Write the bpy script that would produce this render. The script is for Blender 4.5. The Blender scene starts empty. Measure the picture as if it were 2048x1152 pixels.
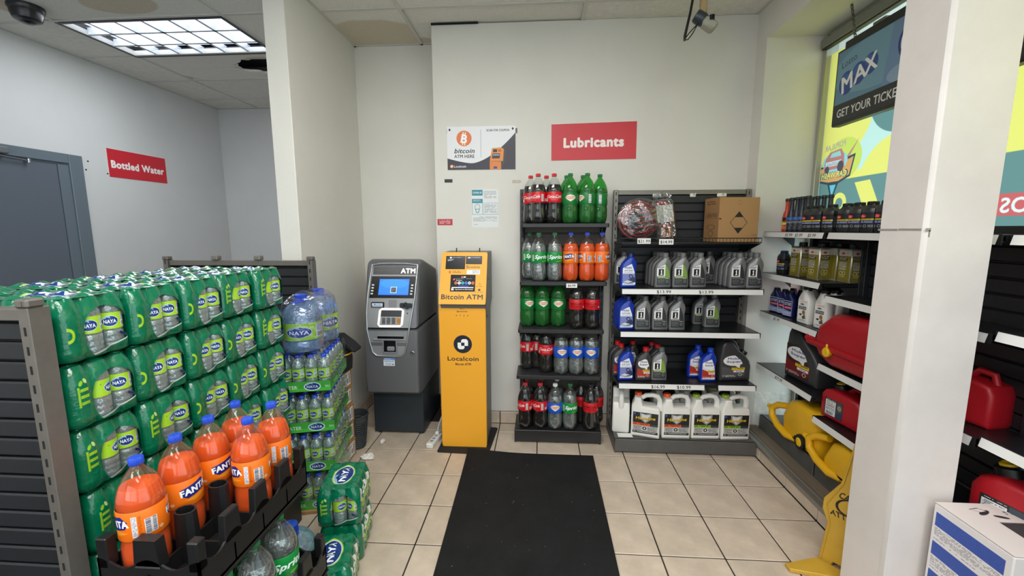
import bpy, math, random
import numpy as np
from mathutils import Vector, Matrix
random.seed(7); np.random.seed(7)
S = bpy.context.scene; COL = S.collection
PI = math.pi
# ------------------------------------------------------------------ camera
cam = bpy.data.cameras.new('camera'); camo = bpy.data.objects.new('camera', cam); COL.objects.link(camo)
cam.sensor_fit = 'HORIZONTAL'; cam.sensor_width = 36; cam.lens = 848.025/2048*36; cam.clip_start = .02
yaw, pitch, roll = 6.5187e-02, 1.38214e-01, -2.24e-03
cy, sy = math.cos(yaw), math.sin(yaw)
fw = Vector((-sy, cy, 0)); rt = Vector((cy, sy, 0)); up = Vector((0, 0, 1))
f2 = fw*math.cos(pitch)-up*math.sin(pitch); u2 = up*math.cos(pitch)+fw*math.sin(pitch)
ra = rt*math.cos(roll)+u2*math.sin(roll); ua = u2*math.cos(roll)-rt*math.sin(roll)
camo.matrix_world = Matrix(((ra.x, ua.x, -f2.x, 0), (ra.y, ua.y, -f2.y, 0), (ra.z, ua.z, -f2.z, 1.5523), (0, 0, 0, 1)))
S.camera = camo
# ------------------------------------------------------------------ world, lamps, exposure
W = bpy.data.worlds.new('overcast_sky'); S.world = W; W.use_nodes = True
bg = W.node_tree.nodes['Background']; bg.inputs[0].default_value = (.90, .96, 1.0, 1); bg.inputs[1].default_value = 2.7
def area(name, loc, sx, sy_, power, col=(1, .982, .95), rot=(0, 0, 0)):
    l = bpy.data.lights.new(name, 'AREA'); l.shape = 'RECTANGLE'; l.size = sx; l.size_y = sy_; l.energy = power; l.color = col
    o = bpy.data.objects.new(name, l); o.location = loc; o.rotation_euler = rot; COL.objects.link(o); return o
for lx, ly, p in ((-.45, 1.48, 24), (.9, -.33, 26), (-.33, -.33, 32), (-2.2, -.33, 26), (.9, -1.5, 26), (-1.5, -1.9, 26)):
    area('ceiling_lamp', (lx, ly, 2.985), 1.15, .55, p*1.12)
area('troffer_lamp', (-2.82, 3.33, 2.99), 1.05, .45, 17, (.93, .97, 1))
vs = S.view_settings
S.display_settings.display_device = 'sRGB'
vs.view_transform = 'Standard'; vs.look = 'None'; vs.gamma = 1; vs.use_curve_mapping = False; vs.exposure = 0
cy_ = S.cycles
cy_.use_denoising = True; cy_.max_bounces = 9; cy_.diffuse_bounces = 4; cy_.glossy_bounces = 3; cy_.transmission_bounces = 5
cy_.transparent_max_bounces = 24; cy_.caustics_reflective = False; cy_.caustics_refractive = False; cy_.sample_clamp_indirect = 6
cy_.use_adaptive_sampling = True; cy_.adaptive_threshold = .02
# ------------------------------------------------------------------ helpers
def lin(c):
    return tuple((v/255/12.92 if v/255 <= .04045 else ((v/255+.055)/1.055)**2.4) for v in c)
class G:
    """collects verts, faces, uvs of ONE mesh"""
    def __init__(s): s.v = []; s.f = []; s.u = []; s.m = []; s.x = None
    def add(s, vs_, fs, m=0, uv=None):
        n = len(s.v)
        if s.x is not None: vs_ = [tuple(s.x @ Vector(p)) for p in vs_]
        s.v += [tuple(p) for p in vs_]
        for i, f in enumerate(fs):
            s.f.append([n+k for k in f]); s.m.append(m); s.u.append(uv[i] if uv else [(0, 0)]*len(f))
    def box(s, x0, x1, y0, y1, z0, z1, m=0, bev=0):
        if x0 > x1: x0, x1 = x1, x0
        if y0 > y1: y0, y1 = y1, y0
        if z0 > z1: z0, z1 = z1, z0
        if not bev:
            p = [(x, y, z) for z in (z0, z1) for y in (y0, y1) for x in (x0, x1)]
            s.add(p, [(0, 2, 3, 1), (4, 5, 7, 6), (0, 1, 5, 4), (2, 6, 7, 3), (0, 4, 6, 2), (1, 3, 7, 5)], m); return
        b = min(bev, (x1-x0)*.49, (y1-y0)*.49, (z1-z0)*.49)
        P = []; I = {}
        for iz, z in enumerate((z0, z1)):
            for iy, y in enumerate((y0, y1)):
                for ix, x in enumerate((x0, x1)):
                    dx, dy, dz = (b, -b)[ix], (b, -b)[iy], (b, -b)[iz]
                    for a, q in enumerate(((x, y+dy, z+dz), (x+dx, y, z+dz), (x+dx, y+dy, z))):
                        I[(ix, iy, iz, a)] = len(P); P.append(q)
        F = []
        def fc(ids):
            c = sum((Vector(P[i]) for i in ids), Vector())/len(ids)-Vector(((x0+x1)/2, (y0+y1)/2, (z0+z1)/2))
            nn = (Vector(P[ids[1]])-Vector(P[ids[0]])).cross(Vector(P[ids[2]])-Vector(P[ids[0]]))
            F.append(ids if nn.dot(c) > 0 else ids[::-1])
        for e in (0, 1):
            fc([I[(e, a, b_, 0)] for a, b_ in ((0, 0), (1, 0), (1, 1), (0, 1))])
            fc([I[(a, e, b_, 1)] for a, b_ in ((0, 0), (1, 0), (1, 1), (0, 1))])
            fc([I[(a, b_, e, 2)] for a, b_ in ((0, 0), (1, 0), (1, 1), (0, 1))])
        for p in (0, 1):
            for q in (0, 1):
                fc([I[(p, q, 0, 0)], I[(p, q, 1, 0)], I[(p, q, 1, 1)], I[(p, q, 0, 1)]])
                fc([I[(p, 0, q, 0)], I[(p, 1, q, 0)], I[(p, 1, q, 2)], I[(p, 0, q, 2)]])
                fc([I[(0, p, q, 1)], I[(1, p, q, 1)], I[(1, p, q, 2)], I[(0, p, q, 2)]])
                for r in (0, 1): fc([I[(p, q, r, a)] for a in (0, 1, 2)])
        s.add(P, F, m)
    def quad(s, a, b, c, d, m=0, uv=((0, 0), (1, 0), (1, 1), (0, 1))):
        s.add([a, b, c, d], [(0, 1, 2, 3)], m, [list(uv)])
    def lathe(s, prof, n=24, c=(0, 0, 0), m=0, uv=False, mod=None, caps=True):
        P = []; F = []; U = []; k = len(prof); z0, z1 = prof[0][1], prof[-1][1]
        for j in range(n+1):
            t = 2*PI*j/n
            for r, z in prof:
                q = r*(mod(t, z) if mod else 1)
                P.append((c[0]+q*math.sin(t-PI), c[1]-q*math.cos(t-PI), c[2]+z))
        for j in range(n):
            for i in range(k-1):
                a = j*k+i; F.append((a, a+k, a+k+1, a+1))
                v0 = (prof[i][1]-z0)/max(1e-9, z1-z0); v1 = (prof[i+1][1]-z0)/max(1e-9, z1-z0)
                ua_ = ((j-n//4) % n)/n; ub_ = ua_+1/n; U.append([(ua_, v0), (ub_, v0), (ub_, v1), (ua_, v1)])
        if caps:
            if prof[0][0] > 1e-6: F.append([j*k for j in range(n)][::-1]); U.append([(0, 0)]*n)
            if prof[-1][0] > 1e-6: F.append([j*k+k-1 for j in range(n)]); U.append([(0, 0)]*n)
        s.add(P, F, m, U)
    def tube(s, path, r, n=8, m=0, closed=False):
        P = []; F = []; L = len(path); path = [Vector(p) for p in path]
        up_ = Vector((.13, .31, .94)); prev = None
        for i, p in enumerate(path):
            t = (path[(i+1) % L]-path[i-1]) if closed else (path[min(i+1, L-1)]-path[max(i-1, 0)])
            t.normalize()
            a = (prev - t*prev.dot(t)) if prev is not None else t.cross(up_)
            if a.length < 1e-6: a = t.cross(Vector((1, 0, 0)))
            a.normalize(); prev = a; b = t.cross(a)
            rr = r[i] if isinstance(r, (list, tuple)) else r
            for j in range(n):
                q = 2*PI*j/n; P.append(p+(a*math.cos(q)+b*math.sin(q))*rr)
        for i in range(L if closed else L-1):
            for j in range(n):
                a0 = i*n+j; a1 = i*n+(j+1) % n; b0 = ((i+1) % L)*n+j; b1 = ((i+1) % L)*n+(j+1) % n
                F.append((a0, a1, b1, b0))
        if not closed: F.append(list(range(n))[::-1]); F.append([(L-1)*n+j for j in range(n)])
        s.add(P, F, m)
    def prism(s, poly, a0, a1, axis='y', m=0, bev=0):
        A = sum(poly[i][0]*poly[(i+1) % len(poly)][1]-poly[(i+1) % len(poly)][0]*poly[i][1] for i in range(len(poly)))
        if A < 0: poly = poly[::-1]
        n = len(poly); inn = poly
        if bev:
            inn = []
            for i in range(n):
                p0, p1, p2 = (Vector(poly[(i+k) % n]) for k in (-1, 0, 1))
                d0 = (p1-p0).normalized(); d1 = (p2-p1).normalized()
                nn = Vector((-d0.y, d0.x))+Vector((-d1.y, d1.x)); nn = nn/max(.5, nn.length**2/2)
                inn.append(tuple(p1+nn*bev))
        rings = [(inn, a0), (poly, a0+bev), (poly, a1-bev), (inn, a1)] if bev else [(poly, a0), (poly, a1)]
        if bev >= .012:
            mix = lambda f: [(p[0]+(q[0]-p[0])*f, p[1]+(q[1]-p[1])*f) for p, q in zip(poly, inn)]
            st = [(1-math.sin(k*PI/8), 1-math.cos(k*PI/8)) for k in range(5)]
            rings = [(mix(f), a0+bev*d) for f, d in st]
            rings += [(pl, a1-(a-a0)) for pl, a in rings[::-1]]
        mk = {'y': lambda p, a: (p[0], a, p[1]), 'x': lambda p, a: (a, p[0], p[1]), 'z': lambda p, a: (p[0], p[1], a)}[axis]
        P = [mk(p, a) for pl, a in rings for p in pl]; F = []
        for k in range(len(rings)-1):
            for i in range(n): F.append((k*n+i, k*n+(i+1) % n, (k+1)*n+(i+1) % n, (k+1)*n+i))
        F.append(list(range(n))[::-1]); F.append([(len(rings)-1)*n+i for i in range(n)])
        if axis == 'y': F = [f[::-1] for f in F]
        s.add(P, F, m)
def obj(name, g, mats, parent=None, ang=38, loc=None, smooth=True):
    me = bpy.data.meshes.new(name); me.from_pydata(g.v, [], g.f)
    uvl = me.uv_layers.new(name='UVMap'); flat = [c for f in g.u for p in f for c in p]
    uvl.data.foreach_set('uv', flat)
    for m in (mats if isinstance(mats, (list, tuple)) else [mats]): me.materials.append(m)
    me.polygons.foreach_set('material_index', g.m)
    if smooth:
        me.polygons.foreach_set('use_smooth', [True]*len(g.f)); me.set_sharp_from_angle(angle=math.radians(ang))
    me.update()
    o = bpy.data.objects.new(name, me); COL.objects.link(o)
    if parent: o.parent = parent
    if loc: o.location = loc
    return o
def tag(o, label, cat, group=None, kind=None):
    o['label'] = label; o['category'] = cat
    if group: o['group'] = group
    if kind: o['kind'] = kind
    return o
def thing(name, label, cat, loc=(0, 0, 0), rz=0, group=None):
    o = bpy.data.objects.new(name, None); COL.objects.link(o); o.location = loc; o.rotation_euler = (0, 0, rz); o.empty_display_size = .05
    return tag(o, label, cat, group)
KIDS = {}
def dup(root, loc=None, rz=None, label=None, group=None, scale=None):
    r = root.copy(); COL.objects.link(r)
    if loc is not None: r.location = loc
    if rz is not None: r.rotation_euler = (0, 0, rz)
    if label: r['label'] = label
    if group: r['group'] = group
    if scale: r.scale = scale
    for ch in root.children:
        c = ch.copy(); COL.objects.link(c); c.parent = r
        for g_ in ch.children:
            d = g_.copy(); COL.objects.link(d); d.parent = c
    return r
class Maker:
    """the first use places the thing built, later uses copy it"""
    def __init__(s, build): s.b = build; s.p = None; s.used = False
    def __call__(s, loc, rz, label, group=None):
        if s.p is None:
            s.p = s.b(); s.kids = list(s.p.children); o = s.p
            o.location = loc; o.rotation_euler = (0, 0, rz); o['label'] = label
            if group: o['group'] = group
            return o
        return dup(s.p, loc, rz, label, group)
def struct(name, g, m, parent=None, **k):
    o = obj(name, g, m, parent, **k)
    if not parent: o['kind'] = 'structure'
    return o
ORD = ['first', 'second', 'third', 'fourth', 'fifth', 'sixth', 'seventh', 'eighth', 'ninth', 'tenth', 'eleventh', 'twelfth']
# ------------------------------------------------------------------ materials
MC = {}
def mat(name, rgb, rough=.5, metal=0, noise=None, bump=None, spec=.5, coat=0, var=0, stretch=None):
    if name in MC: return MC[name]
    m = bpy.data.materials.new(name); m.use_nodes = True; t = m.node_tree; b = t.nodes['Principled BSDF']
    c = lin(rgb)+(1,)
    b.inputs['Base Color'].default_value = c; b.inputs['Roughness'].default_value = rough; b.inputs['Metallic'].default_value = metal
    b.inputs['Specular IOR Level'].default_value = spec; b.inputs['Coat Weight'].default_value = coat
    if noise or bump:
        tc = t.nodes.new('ShaderNodeTexCoord'); src = tc.outputs['Object']
        if stretch:
            mp = t.nodes.new('ShaderNodeMapping'); mp.inputs['Scale'].default_value = stretch; t.links.new(src, mp.inputs[0]); src = mp.outputs[0]
    if noise:
        n = t.nodes.new('ShaderNodeTexNoise'); n.inputs['Scale'].default_value = noise[0]; n.inputs['Detail'].default_value = 6; n.inputs['Roughness'].default_value = .62
        t.links.new(src, n.inputs['Vector'])
        r = t.nodes.new('ShaderNodeMapRange'); r.inputs[1].default_value = .3; r.inputs[2].default_value = .7
        r.inputs[3].default_value = 1-noise[1]; r.inputs[4].default_value = 1+noise[1]; t.links.new(n.outputs[0], r.inputs[0])
        mx = t.nodes.new('ShaderNodeVectorMath'); mx.operation = 'SCALE'; mx.inputs[0].default_value = c[:3]; t.links.new(r.outputs[0], mx.inputs['Scale'])
        out = mx.outputs[0]
        if var:
            oi = t.nodes.new('ShaderNodeObjectInfo'); r2 = t.nodes.new('ShaderNodeMapRange'); r2.inputs[3].default_value = 1-var; r2.inputs[4].default_value = 1+var
            t.links.new(oi.outputs['Random'], r2.inputs[0]); m2 = t.nodes.new('ShaderNodeVectorMath'); m2.operation = 'SCALE'
            t.links.new(out, m2.inputs[0]); t.links.new(r2.outputs[0], m2.inputs['Scale']); out = m2.outputs[0]
        t.links.new(out, b.inputs['Base Color'])
    if bump:
        n = t.nodes.new('ShaderNodeTexNoise'); n.inputs['Scale'].default_value = bump[0]; n.inputs['Detail'].default_value = 4
        t.links.new(src, n.inputs['Vector'])
        bp = t.nodes.new('ShaderNodeBump'); bp.inputs['Strength'].default_value = bump[1]; bp.inputs['Distance'].default_value = .01
        t.links.new(n.outputs[0], bp.inputs['Height']); t.links.new(bp.outputs[0], b.inputs['Normal'])
    MC[name] = m; return m
def emit(name, rgb, st):
    if name in MC: return MC[name]
    m = bpy.data.materials.new(name); m.use_nodes = True; b = m.node_tree.nodes['Principled BSDF']
    b.inputs['Base Color'].default_value = lin(rgb)+(1,); b.inputs['Emission Color'].default_value = lin(rgb)+(1,); b.inputs['Emission Strength'].default_value = st
    MC[name] = m; return m
def clear(name, rgb, dens=.2, edge=.55, rough=.08, diff=.0, bump=None):
    """thin clear plastic: tinted see-through, brighter gloss at grazing angles, a little haze"""
    if name in MC: return MC[name]
    m = bpy.data.materials.new(name); m.use_nodes = True; t = m.node_tree; t.nodes.clear()
    o = t.nodes.new('ShaderNodeOutputMaterial'); tr = t.nodes.new('ShaderNodeBsdfTransparent'); gl = t.nodes.new('ShaderNodeBsdfGlossy')
    c = lin(rgb); tr.inputs[0].default_value = c+(1,); gl.inputs['Roughness'].default_value = rough; gl.inputs[0].default_value = (1, 1, 1, 1)
    lw = t.nodes.new('ShaderNodeLayerWeight'); lw.inputs[0].default_value = .35
    mr = t.nodes.new('ShaderNodeMapRange'); mr.inputs[3].default_value = dens; mr.inputs[4].default_value = edge; t.links.new(lw.outputs['Facing'], mr.inputs[0])
    mx = t.nodes.new('ShaderNodeMixShader'); t.links.new(mr.outputs[0], mx.inputs[0]); t.links.new(tr.outputs[0], mx.inputs[1]); t.links.new(gl.outputs[0], mx.inputs[2])
    out = mx.outputs[0]
    if diff:
        d = t.nodes.new('ShaderNodeBsdfDiffuse'); d.inputs[0].default_value = c+(1,)
        m2 = t.nodes.new('ShaderNodeMixShader'); m2.inputs[0].default_value = diff; t.links.new(out, m2.inputs[1]); t.links.new(d.outputs[0], m2.inputs[2]); out = m2.outputs[0]
    if bump:
        tc = t.nodes.new('ShaderNodeTexCoord'); n = t.nodes.new('ShaderNodeTexNoise'); n.inputs['Scale'].default_value = bump[0]; t.links.new(tc.outputs['Object'], n.inputs['Vector'])
        bp = t.nodes.new('ShaderNodeBump'); bp.inputs['Strength'].default_value = bump[1]; bp.inputs['Distance'].default_value = .01
        t.links.new(n.outputs[0], bp.inputs['Height']); t.links.new(bp.outputs[0], gl.inputs['Normal'])
    t.links.new(out, o.inputs[0]); MC[name] = m; return m
# ------------------------------------------------------------------ flat print, drawn into generated images
GL = {}
def glyph(s, shear=0, bold=0):
    k = (s, shear, bold)
    if k in GL: return GL[k]
    cu = bpy.data.curves.new('print', 'FONT'); cu.body = s; cu.size = 1; cu.shear = shear; cu.resolution_u = 3
    if bold: cu.space_character = 1+bold*1.6
    o = bpy.data.objects.new('print', cu); COL.objects.link(o)
    dg = bpy.context.evaluated_depsgraph_get(); dg.update(); e = o.evaluated_get(dg); me = e.to_mesh()
    v = np.array([(p.co.x, p.co.y) for p in me.vertices]); me.calc_loop_triangles()
    t = np.array([tuple(x.vertices) for x in me.loop_triangles])
    e.to_mesh_clear(); bpy.data.objects.remove(o); bpy.data.curves.remove(cu)
    GL[k] = (v, t); return GL[k]
class Cv:
    def __init__(s, w, h, bg, ss=2):
        s.w, s.h, s.ss = w, h, ss
        s.a = np.empty((h*ss, w*ss, 4), np.float32); s.a[:] = tuple(bg)+((255,) if len(bg) == 3 else ())
        s.r = random.Random(w*h)
    def put(s, x0, y0, mask, c):
        h, w = mask.shape; s.a[y0:y0+h, x0:x0+w][mask] = tuple(c)+((255,) if len(c) == 3 else ())
    def rect(s, x0, y0, x1, y1, c):
        k = s.ss; s.a[max(0, int(y0*k)):max(0, int(y1*k)), max(0, int(x0*k)):max(0, int(x1*k))] = tuple(c)+((255,) if len(c) == 3 else ())
    def win(s, x0, y0, x1, y1):
        k = s.ss; X0, Y0 = max(0, int(x0*k)-1), max(0, int(y0*k)-1); X1, Y1 = min(s.w*k, int(x1*k)+2), min(s.h*k, int(y1*k)+2)
        if X1 <= X0 or Y1 <= Y0: return None
        yy, xx = np.mgrid[Y0:Y1, X0:X1]; return X0, Y0, (xx+.5)/k, (yy+.5)/k
    def poly(s, pts, c):
        xs_ = [p[0] for p in pts]; ys_ = [p[1] for p in pts]; w = s.win(min(xs_), min(ys_), max(xs_), max(ys_))
        if not w: return
        X0, Y0, x, y = w; ins = np.zeros(x.shape, bool)
        for i in range(len(pts)):
            (xa, ya), (xb, yb) = pts[i-1], pts[i]
            if ya == yb: continue
            ins ^= ((ya > y) != (yb > y)) & (x < (xb-xa)*(y-ya)/(yb-ya)+xa)
        s.put(X0, Y0, ins, c)
    def ell(s, cx, cy0, rx, ry, c, rot=0, inner=0, a0=None, a1=None):
        R = max(rx, ry)+1; w = s.win(cx-R, cy0-R, cx+R, cy0+R)
        if not w: return
        X0, Y0, x, y = w; dx, dy = x-cx, y-cy0; ca, sa = math.cos(rot), math.sin(rot)
        q = ((dx*ca+dy*sa)/rx)**2+((-dx*sa+dy*ca)/ry)**2; mk = (q < 1) & (q >= inner**2)
        if a0 is not None:
            an = np.degrees(np.arctan2(-dy, dx)) % 360; mk &= ((an-a0) % 360) < ((a1-a0) % 360)
        s.put(X0, Y0, mk, c)
    def text(s, t, x, y, h, c, bold=0, shear=0, anchor='c', w=None, rot=0, mirror=False):
        v, tri = glyph(t, shear, bold); v = v.copy()
        if len(tri) == 0: return
        k = h/.72; x0, x1 = v[:, 0].min(), v[:, 0].max(); v[:, 0] -= {'c': (x0+x1)/2, 'l': x0, 'r': x1}[anchor]; v[:, 1] -= .36
        kx = (w/(x1-x0)) if w else k
        if mirror: v[:, 0] *= -1
        px = v[:, 0]*kx; py = -v[:, 1]*k; ca, sa = math.cos(rot), math.sin(rot)
        P = np.stack([x+px*ca+py*sa, y-px*sa+py*ca], 1)
        col = tuple(c)+((255,) if len(c) == 3 else ())
        bo = bold*h*1.15; sh_ = [(0, 0)] if not bold else [(0, 0)]+[(bo*math.cos(q*PI/4), bo*math.sin(q*PI/4)) for q in range(8)]
        for a, b, d, off_ in [(a, b, d, o_) for o_ in sh_ for a, b, d in tri]:
            A, B, D = P[a]+off_, P[b]+off_, P[d]+off_
            wn = s.win(min(A[0], B[0], D[0]), min(A[1], B[1], D[1]), max(A[0], B[0], D[0]), max(A[1], B[1], D[1]))
            if not wn: continue
            X0, Y0, xx, yy = wn
            e0 = (B[0]-A[0])*(yy-A[1])-(B[1]-A[1])*(xx-A[0]); e1 = (D[0]-B[0])*(yy-B[1])-(D[1]-B[1])*(xx-B[0]); e2 = (A[0]-D[0])*(yy-D[1])-(A[1]-D[1])*(xx-D[0])
            s.put(X0, Y0, ((e0 >= 0) & (e1 >= 0) & (e2 >= 0)) | ((e0 <= 0) & (e1 <= 0) & (e2 <= 0)), col)
    def lines(s, x0, y0, x1, y1, n, c, fill=.55, dens=.85):
        st = (y1-y0)/n
        for i in range(n):
            x = x0; end = x0+(x1-x0)*(s.r.uniform(.6, 1) if i % 4 == 3 else 1)
            while x < end:
                wd = s.r.uniform(.02, .09)*(x1-x0)
                if s.r.random() < dens: s.rect(x, y0+i*st, min(end, x+wd), y0+i*st+st*fill, c)
                x += wd+.015*(x1-x0)
    def bar(s, x0, y0, x1, y1, c=(30, 30, 60), bgc=(235, 235, 240), vert=True):
        s.rect(x0, y0, x1, y1, bgc); q = x0+2 if vert else y0+2; e = (x1 if vert else y1)-2
        while q < e:
            wd = s.r.choice((1, 1, 2, 3))
            if vert: s.rect(q, y0+2, min(e, q+wd), y1-2, c)
            else: s.rect(x0+2, q, x1-2, min(e, q+wd), c)
            q += wd+s.r.choice((1, 2))
    def image(s, name):
        k = s.ss; a = s.a.reshape(s.h, k, s.w, k, 4).mean((1, 3))/255
        im = bpy.data.images.new(name, s.w, s.h, alpha=True); im.pixels.foreach_set(np.ascontiguousarray(a[::-1]).ravel().astype(np.float32)); im.pack(); return im
def printed(name, cv, rough=.45, emis=0, alpha=False, coat=0, bump=None, spec=.5):
    m = bpy.data.materials.new(name); m.use_nodes = True; t = m.node_tree; b = t.nodes['Principled BSDF']
    i = t.nodes.new('ShaderNodeTexImage'); i.image = cv.image(name); i.extension = 'EXTEND'
    t.links.new(i.outputs[0], b.inputs['Base Color']); b.inputs['Roughness'].default_value = rough; b.inputs['Coat Weight'].default_value = coat; b.inputs['Specular IOR Level'].default_value = spec
    if emis: t.links.new(i.outputs[0], b.inputs['Emission Color']); b.inputs['Emission Strength'].default_value = emis
    if alpha: t.links.new(i.outputs[1], b.inputs['Alpha'])
    if bump:
        tc = t.nodes.new('ShaderNodeTexCoord'); n = t.nodes.new('ShaderNodeTexNoise'); n.inputs['Scale'].default_value = bump[0]; t.links.new(tc.outputs['Object'], n.inputs['Vector'])
        bp = t.nodes.new('ShaderNodeBump'); bp.inputs['Strength'].default_value = bump[1]; bp.inputs['Distance'].default_value = .01
        t.links.new(n.outputs[0], bp.inputs['Height']); t.links.new(bp.outputs[0], b.inputs['Normal'])
    return m
WHITE = (240, 240, 238); BLACK = (18, 18, 20)
# ------------------------------------------------------------------ the setting: shell of the room
ZC = 3.01; XL = -3.93; XR = 1.489; YB = 3.238; YA = 3.558; YBL = 5.181; YF = -3.0; XP = -1.5
m_wall = mat('wall_paint', (222, 219, 211), .55, noise=(2.2, .03), bump=(60, .05))
m_wallL = mat('wall_paint_cool', (212, 213, 213), .5, noise=(2.0, .03), bump=(60, .05))
m_white = mat('pier_paint', (222, 216, 212), .5, noise=(5, .05), bump=(14, .06))
m_tile = mat('floor_tile_glaze', (200, 184, 166), .32, noise=(7, .16), bump=(30, .03), var=.05)
m_grout = mat('dark_grout', (40, 34, 30), .9)
m_void = mat('ceiling_void', (20, 22, 28), .95)
m_ctile = mat('ceiling_panel', (228, 225, 217), .9, noise=(25, .07), bump=(180, .25), var=.03)
m_tbar = mat('ceiling_grid', (205, 203, 196), .5)
m_alu = mat('dull_metal_trim', (150, 148, 142), .4, .6)
g = G(); g.box(XL-.2, 2.1, YF, YBL+.2, -.1, -.004); floor = struct('floor', g, m_grout)
# floor tiles: a 30 cm grid laid out from the front-left joint
TX, TY, TS, J = -.9093, 2.7787, .3, .0034
tm = {}
def tile_mesh(w, d):
    k = (round(w, 3), round(d, 3))
    if k not in tm:
        g = G(); g.box(0, w, 0, d, -.012, 0, bev=.0022); o = obj('tile', g, m_tile, floor, smooth=False); tm[k] = o.data; bpy.data.objects.remove(o)
    return tm[k]
for i in range(-4, 8):
    for j in range(-6, 3):
        x0, x1 = TX+i*TS+J, TX+(i+1)*TS-J; y0, y1 = TY+j*TS+J, TY+(j+1)*TS-J
        x0 = max(x0, XP+.012); x1 = min(x1, XR-.004); ymax = YA-.012 if x1 < -.79 else YB-.012
        y1 = min(y1, ymax)
        if x1-x0 < .02 or y1-y0 < .02: continue
        o = bpy.data.objects.new('tile', tile_mesh(x1-x0, y1-y0)); COL.objects.link(o); o.parent = floor; o.location = (x0, y0, 0)
# walls
g = G(); g.box(XL-.2, XL, YF, 2.32, -.1, 3.2); g.box(XL-.2, XL, 3.50, YBL+.2, -.1, 3.2); g.box(XL-.2, XL, 2.32, 3.50, 2.178, 3.2); g.box(XL-.2, XL-.15, 2.32, 3.5, -.1, 2.178); struct('wall_left', g, m_wallL)
g = G(); g.box(XL, -1.635, YBL, YBL+.2, -.1, 3.2); struct('wall_left_back', g, m_wallL)
g = G(); g.box(-1.632, XP, 2.586, YBL+.2, -.1, 3.2, bev=.004); struct('wall_partition', g, m_wall)
g = G(); g.box(XP, -.6, YA, YA+.2, -.1, 3.2); struct('wall_alcove', g, m_wall)
g = G(); g.box(-.793, 2.1, YB, YA+.2, -.1, ZC, bev=.004); struct('wall_back', g, m_wall)
g = G(); g.box(XR, 2.1, YF, YB, 2.80, 3.2); g.box(XR, 2.1, 3.10, YB, -.1, 2.8); struct('wall_right', g, m_wall)
m_pier = m_white
g = G(); g.box(1.30, 1.53, 1.535, 1.738, -.05, ZC, bev=.012); pier = struct('wall_pier', g, m_pier)
m_tape = mat('grey_tape', (150, 145, 138), .6, noise=(60, .1))
g = G(); g.box(1.2988, 1.2998, 1.548, 1.642, 1.544, 1.551); g.box(1.2988, 1.2998, 1.646, 1.735, 1.543, 1.550); g.box(1.302, 1.318, 1.5338, 1.5348, 1.541, 1.552); g.box(1.312, 1.317, 1.5338, 1.5348, 1.522, 1.545)
obj('tape_strip', g, m_tape, pier, smooth=False)
g = G()
for z in (2.42, 2.28): g.tube([(-1.634, 2.70+.02*math.cos(a), z+.05*math.sin(a)) for a in np.linspace(0, 2*PI, 17)[:-1]], .006, 7, closed=True); g.x = None
obj('cable_loop', g, m_white, bpy.data.objects['wall_partition'])
# front of the shop, behind the viewpoint: wall with wide shop windows
g = G()
g.box(XL, 2.1, YF-.2, YF, -.1, .7); g.box(XL, 2.1, YF-.2, YF, 2.55, 3.2)
for a, b in ((XL, -2.9), (-1.0, -.8), (1.2, 2.1)): g.box(a, b, YF-.2, YF, .7, 2.55)
struct('wall_front', g, m_wallL)
# window ledge: tiled step with a metal nosing, window wall beyond
m_ledge = mat('ledge_dark_tile', (92, 88, 82), .5, noise=(9, .1))
g = G(); g.box(XR+.014, 2.1, YF, 3.1, -.1, .098); ledge = struct('trim_ledge', g, m_ledge)
for j in range(-7, 3):
    y0, y1 = TY+j*TS+J, min(TY+(j+1)*TS-J, 3.098)
    if y0 > 3.05: continue
    g = G(); g.box(XR, XR+.012, y0, y1, .003, .070, bev=.002); obj('tile', g, m_tile, ledge, smooth=False)
g = G(); g.box(XR-.006, XR+.03, YF, 3.1, .073, .099, bev=.004); g.box(XR+.03, XR+.05, YF, 3.1, .085, .104, bev=.004); obj('nosing', g, m_alu, ledge, smooth=False)
m_board = mat('ledge_board', (120, 108, 92), .6, noise=(20, .15), stretch=(1, .1, 1))
g = G(); g.box(XR+.052, 1.62, YF, 3.1, .09, .1045); obj('board', g, m_board, ledge, smooth=False)
g = G(); g.box(XR+.1, 1.87, 3.099, 3.1005, .03, .36); obj('flaking_paint', g, mat('flaking_plaster', (226, 224, 216), .8, noise=(18, .2), bump=(25, .8)), ledge, smooth=False)
# skirting tiles
g = G(); g.box(XP, -.793, YA-.004, YA, 0, .1); sk = struct('baseboard_alcove', g, m_grout)
sk2 = struct('baseboard_back', (lambda q: (q.box(-.793, XR, YB-.004, YB, 0, .1), q)[1])(G()), m_grout)
sk3 = struct('baseboard_partition', (lambda q: (q.box(XP, XP+.004, 2.6, YA, 0, .1), q)[1])(G()), m_grout)
for i in range(-2, 8):
    x0, x1 = TX+i*TS+J, TX+(i+1)*TS-J
    if x1 < -.79:
        g = G(); g.box(max(x0, XP+.012), x1, YA-.012, YA-.002, .003, .1, bev=.002); obj('tile', g, m_tile, sk, smooth=False)
    elif x0 > -.8:
        g = G(); g.box(x0, min(x1, XR), YB-.012, YB-.002, .003, .098, bev=.002); obj('tile', g, m_tile, sk2, smooth=False)
for j in range(-1, 3):
    y0, y1 = TY+j*TS+J, min(TY+(j+1)*TS-J, YA-.012); g = G(); g.box(XP+.002, XP+.012, y0, y1, .003, .1, bev=.002); obj('tile', g, m_tile, sk3, smooth=False)
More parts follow.
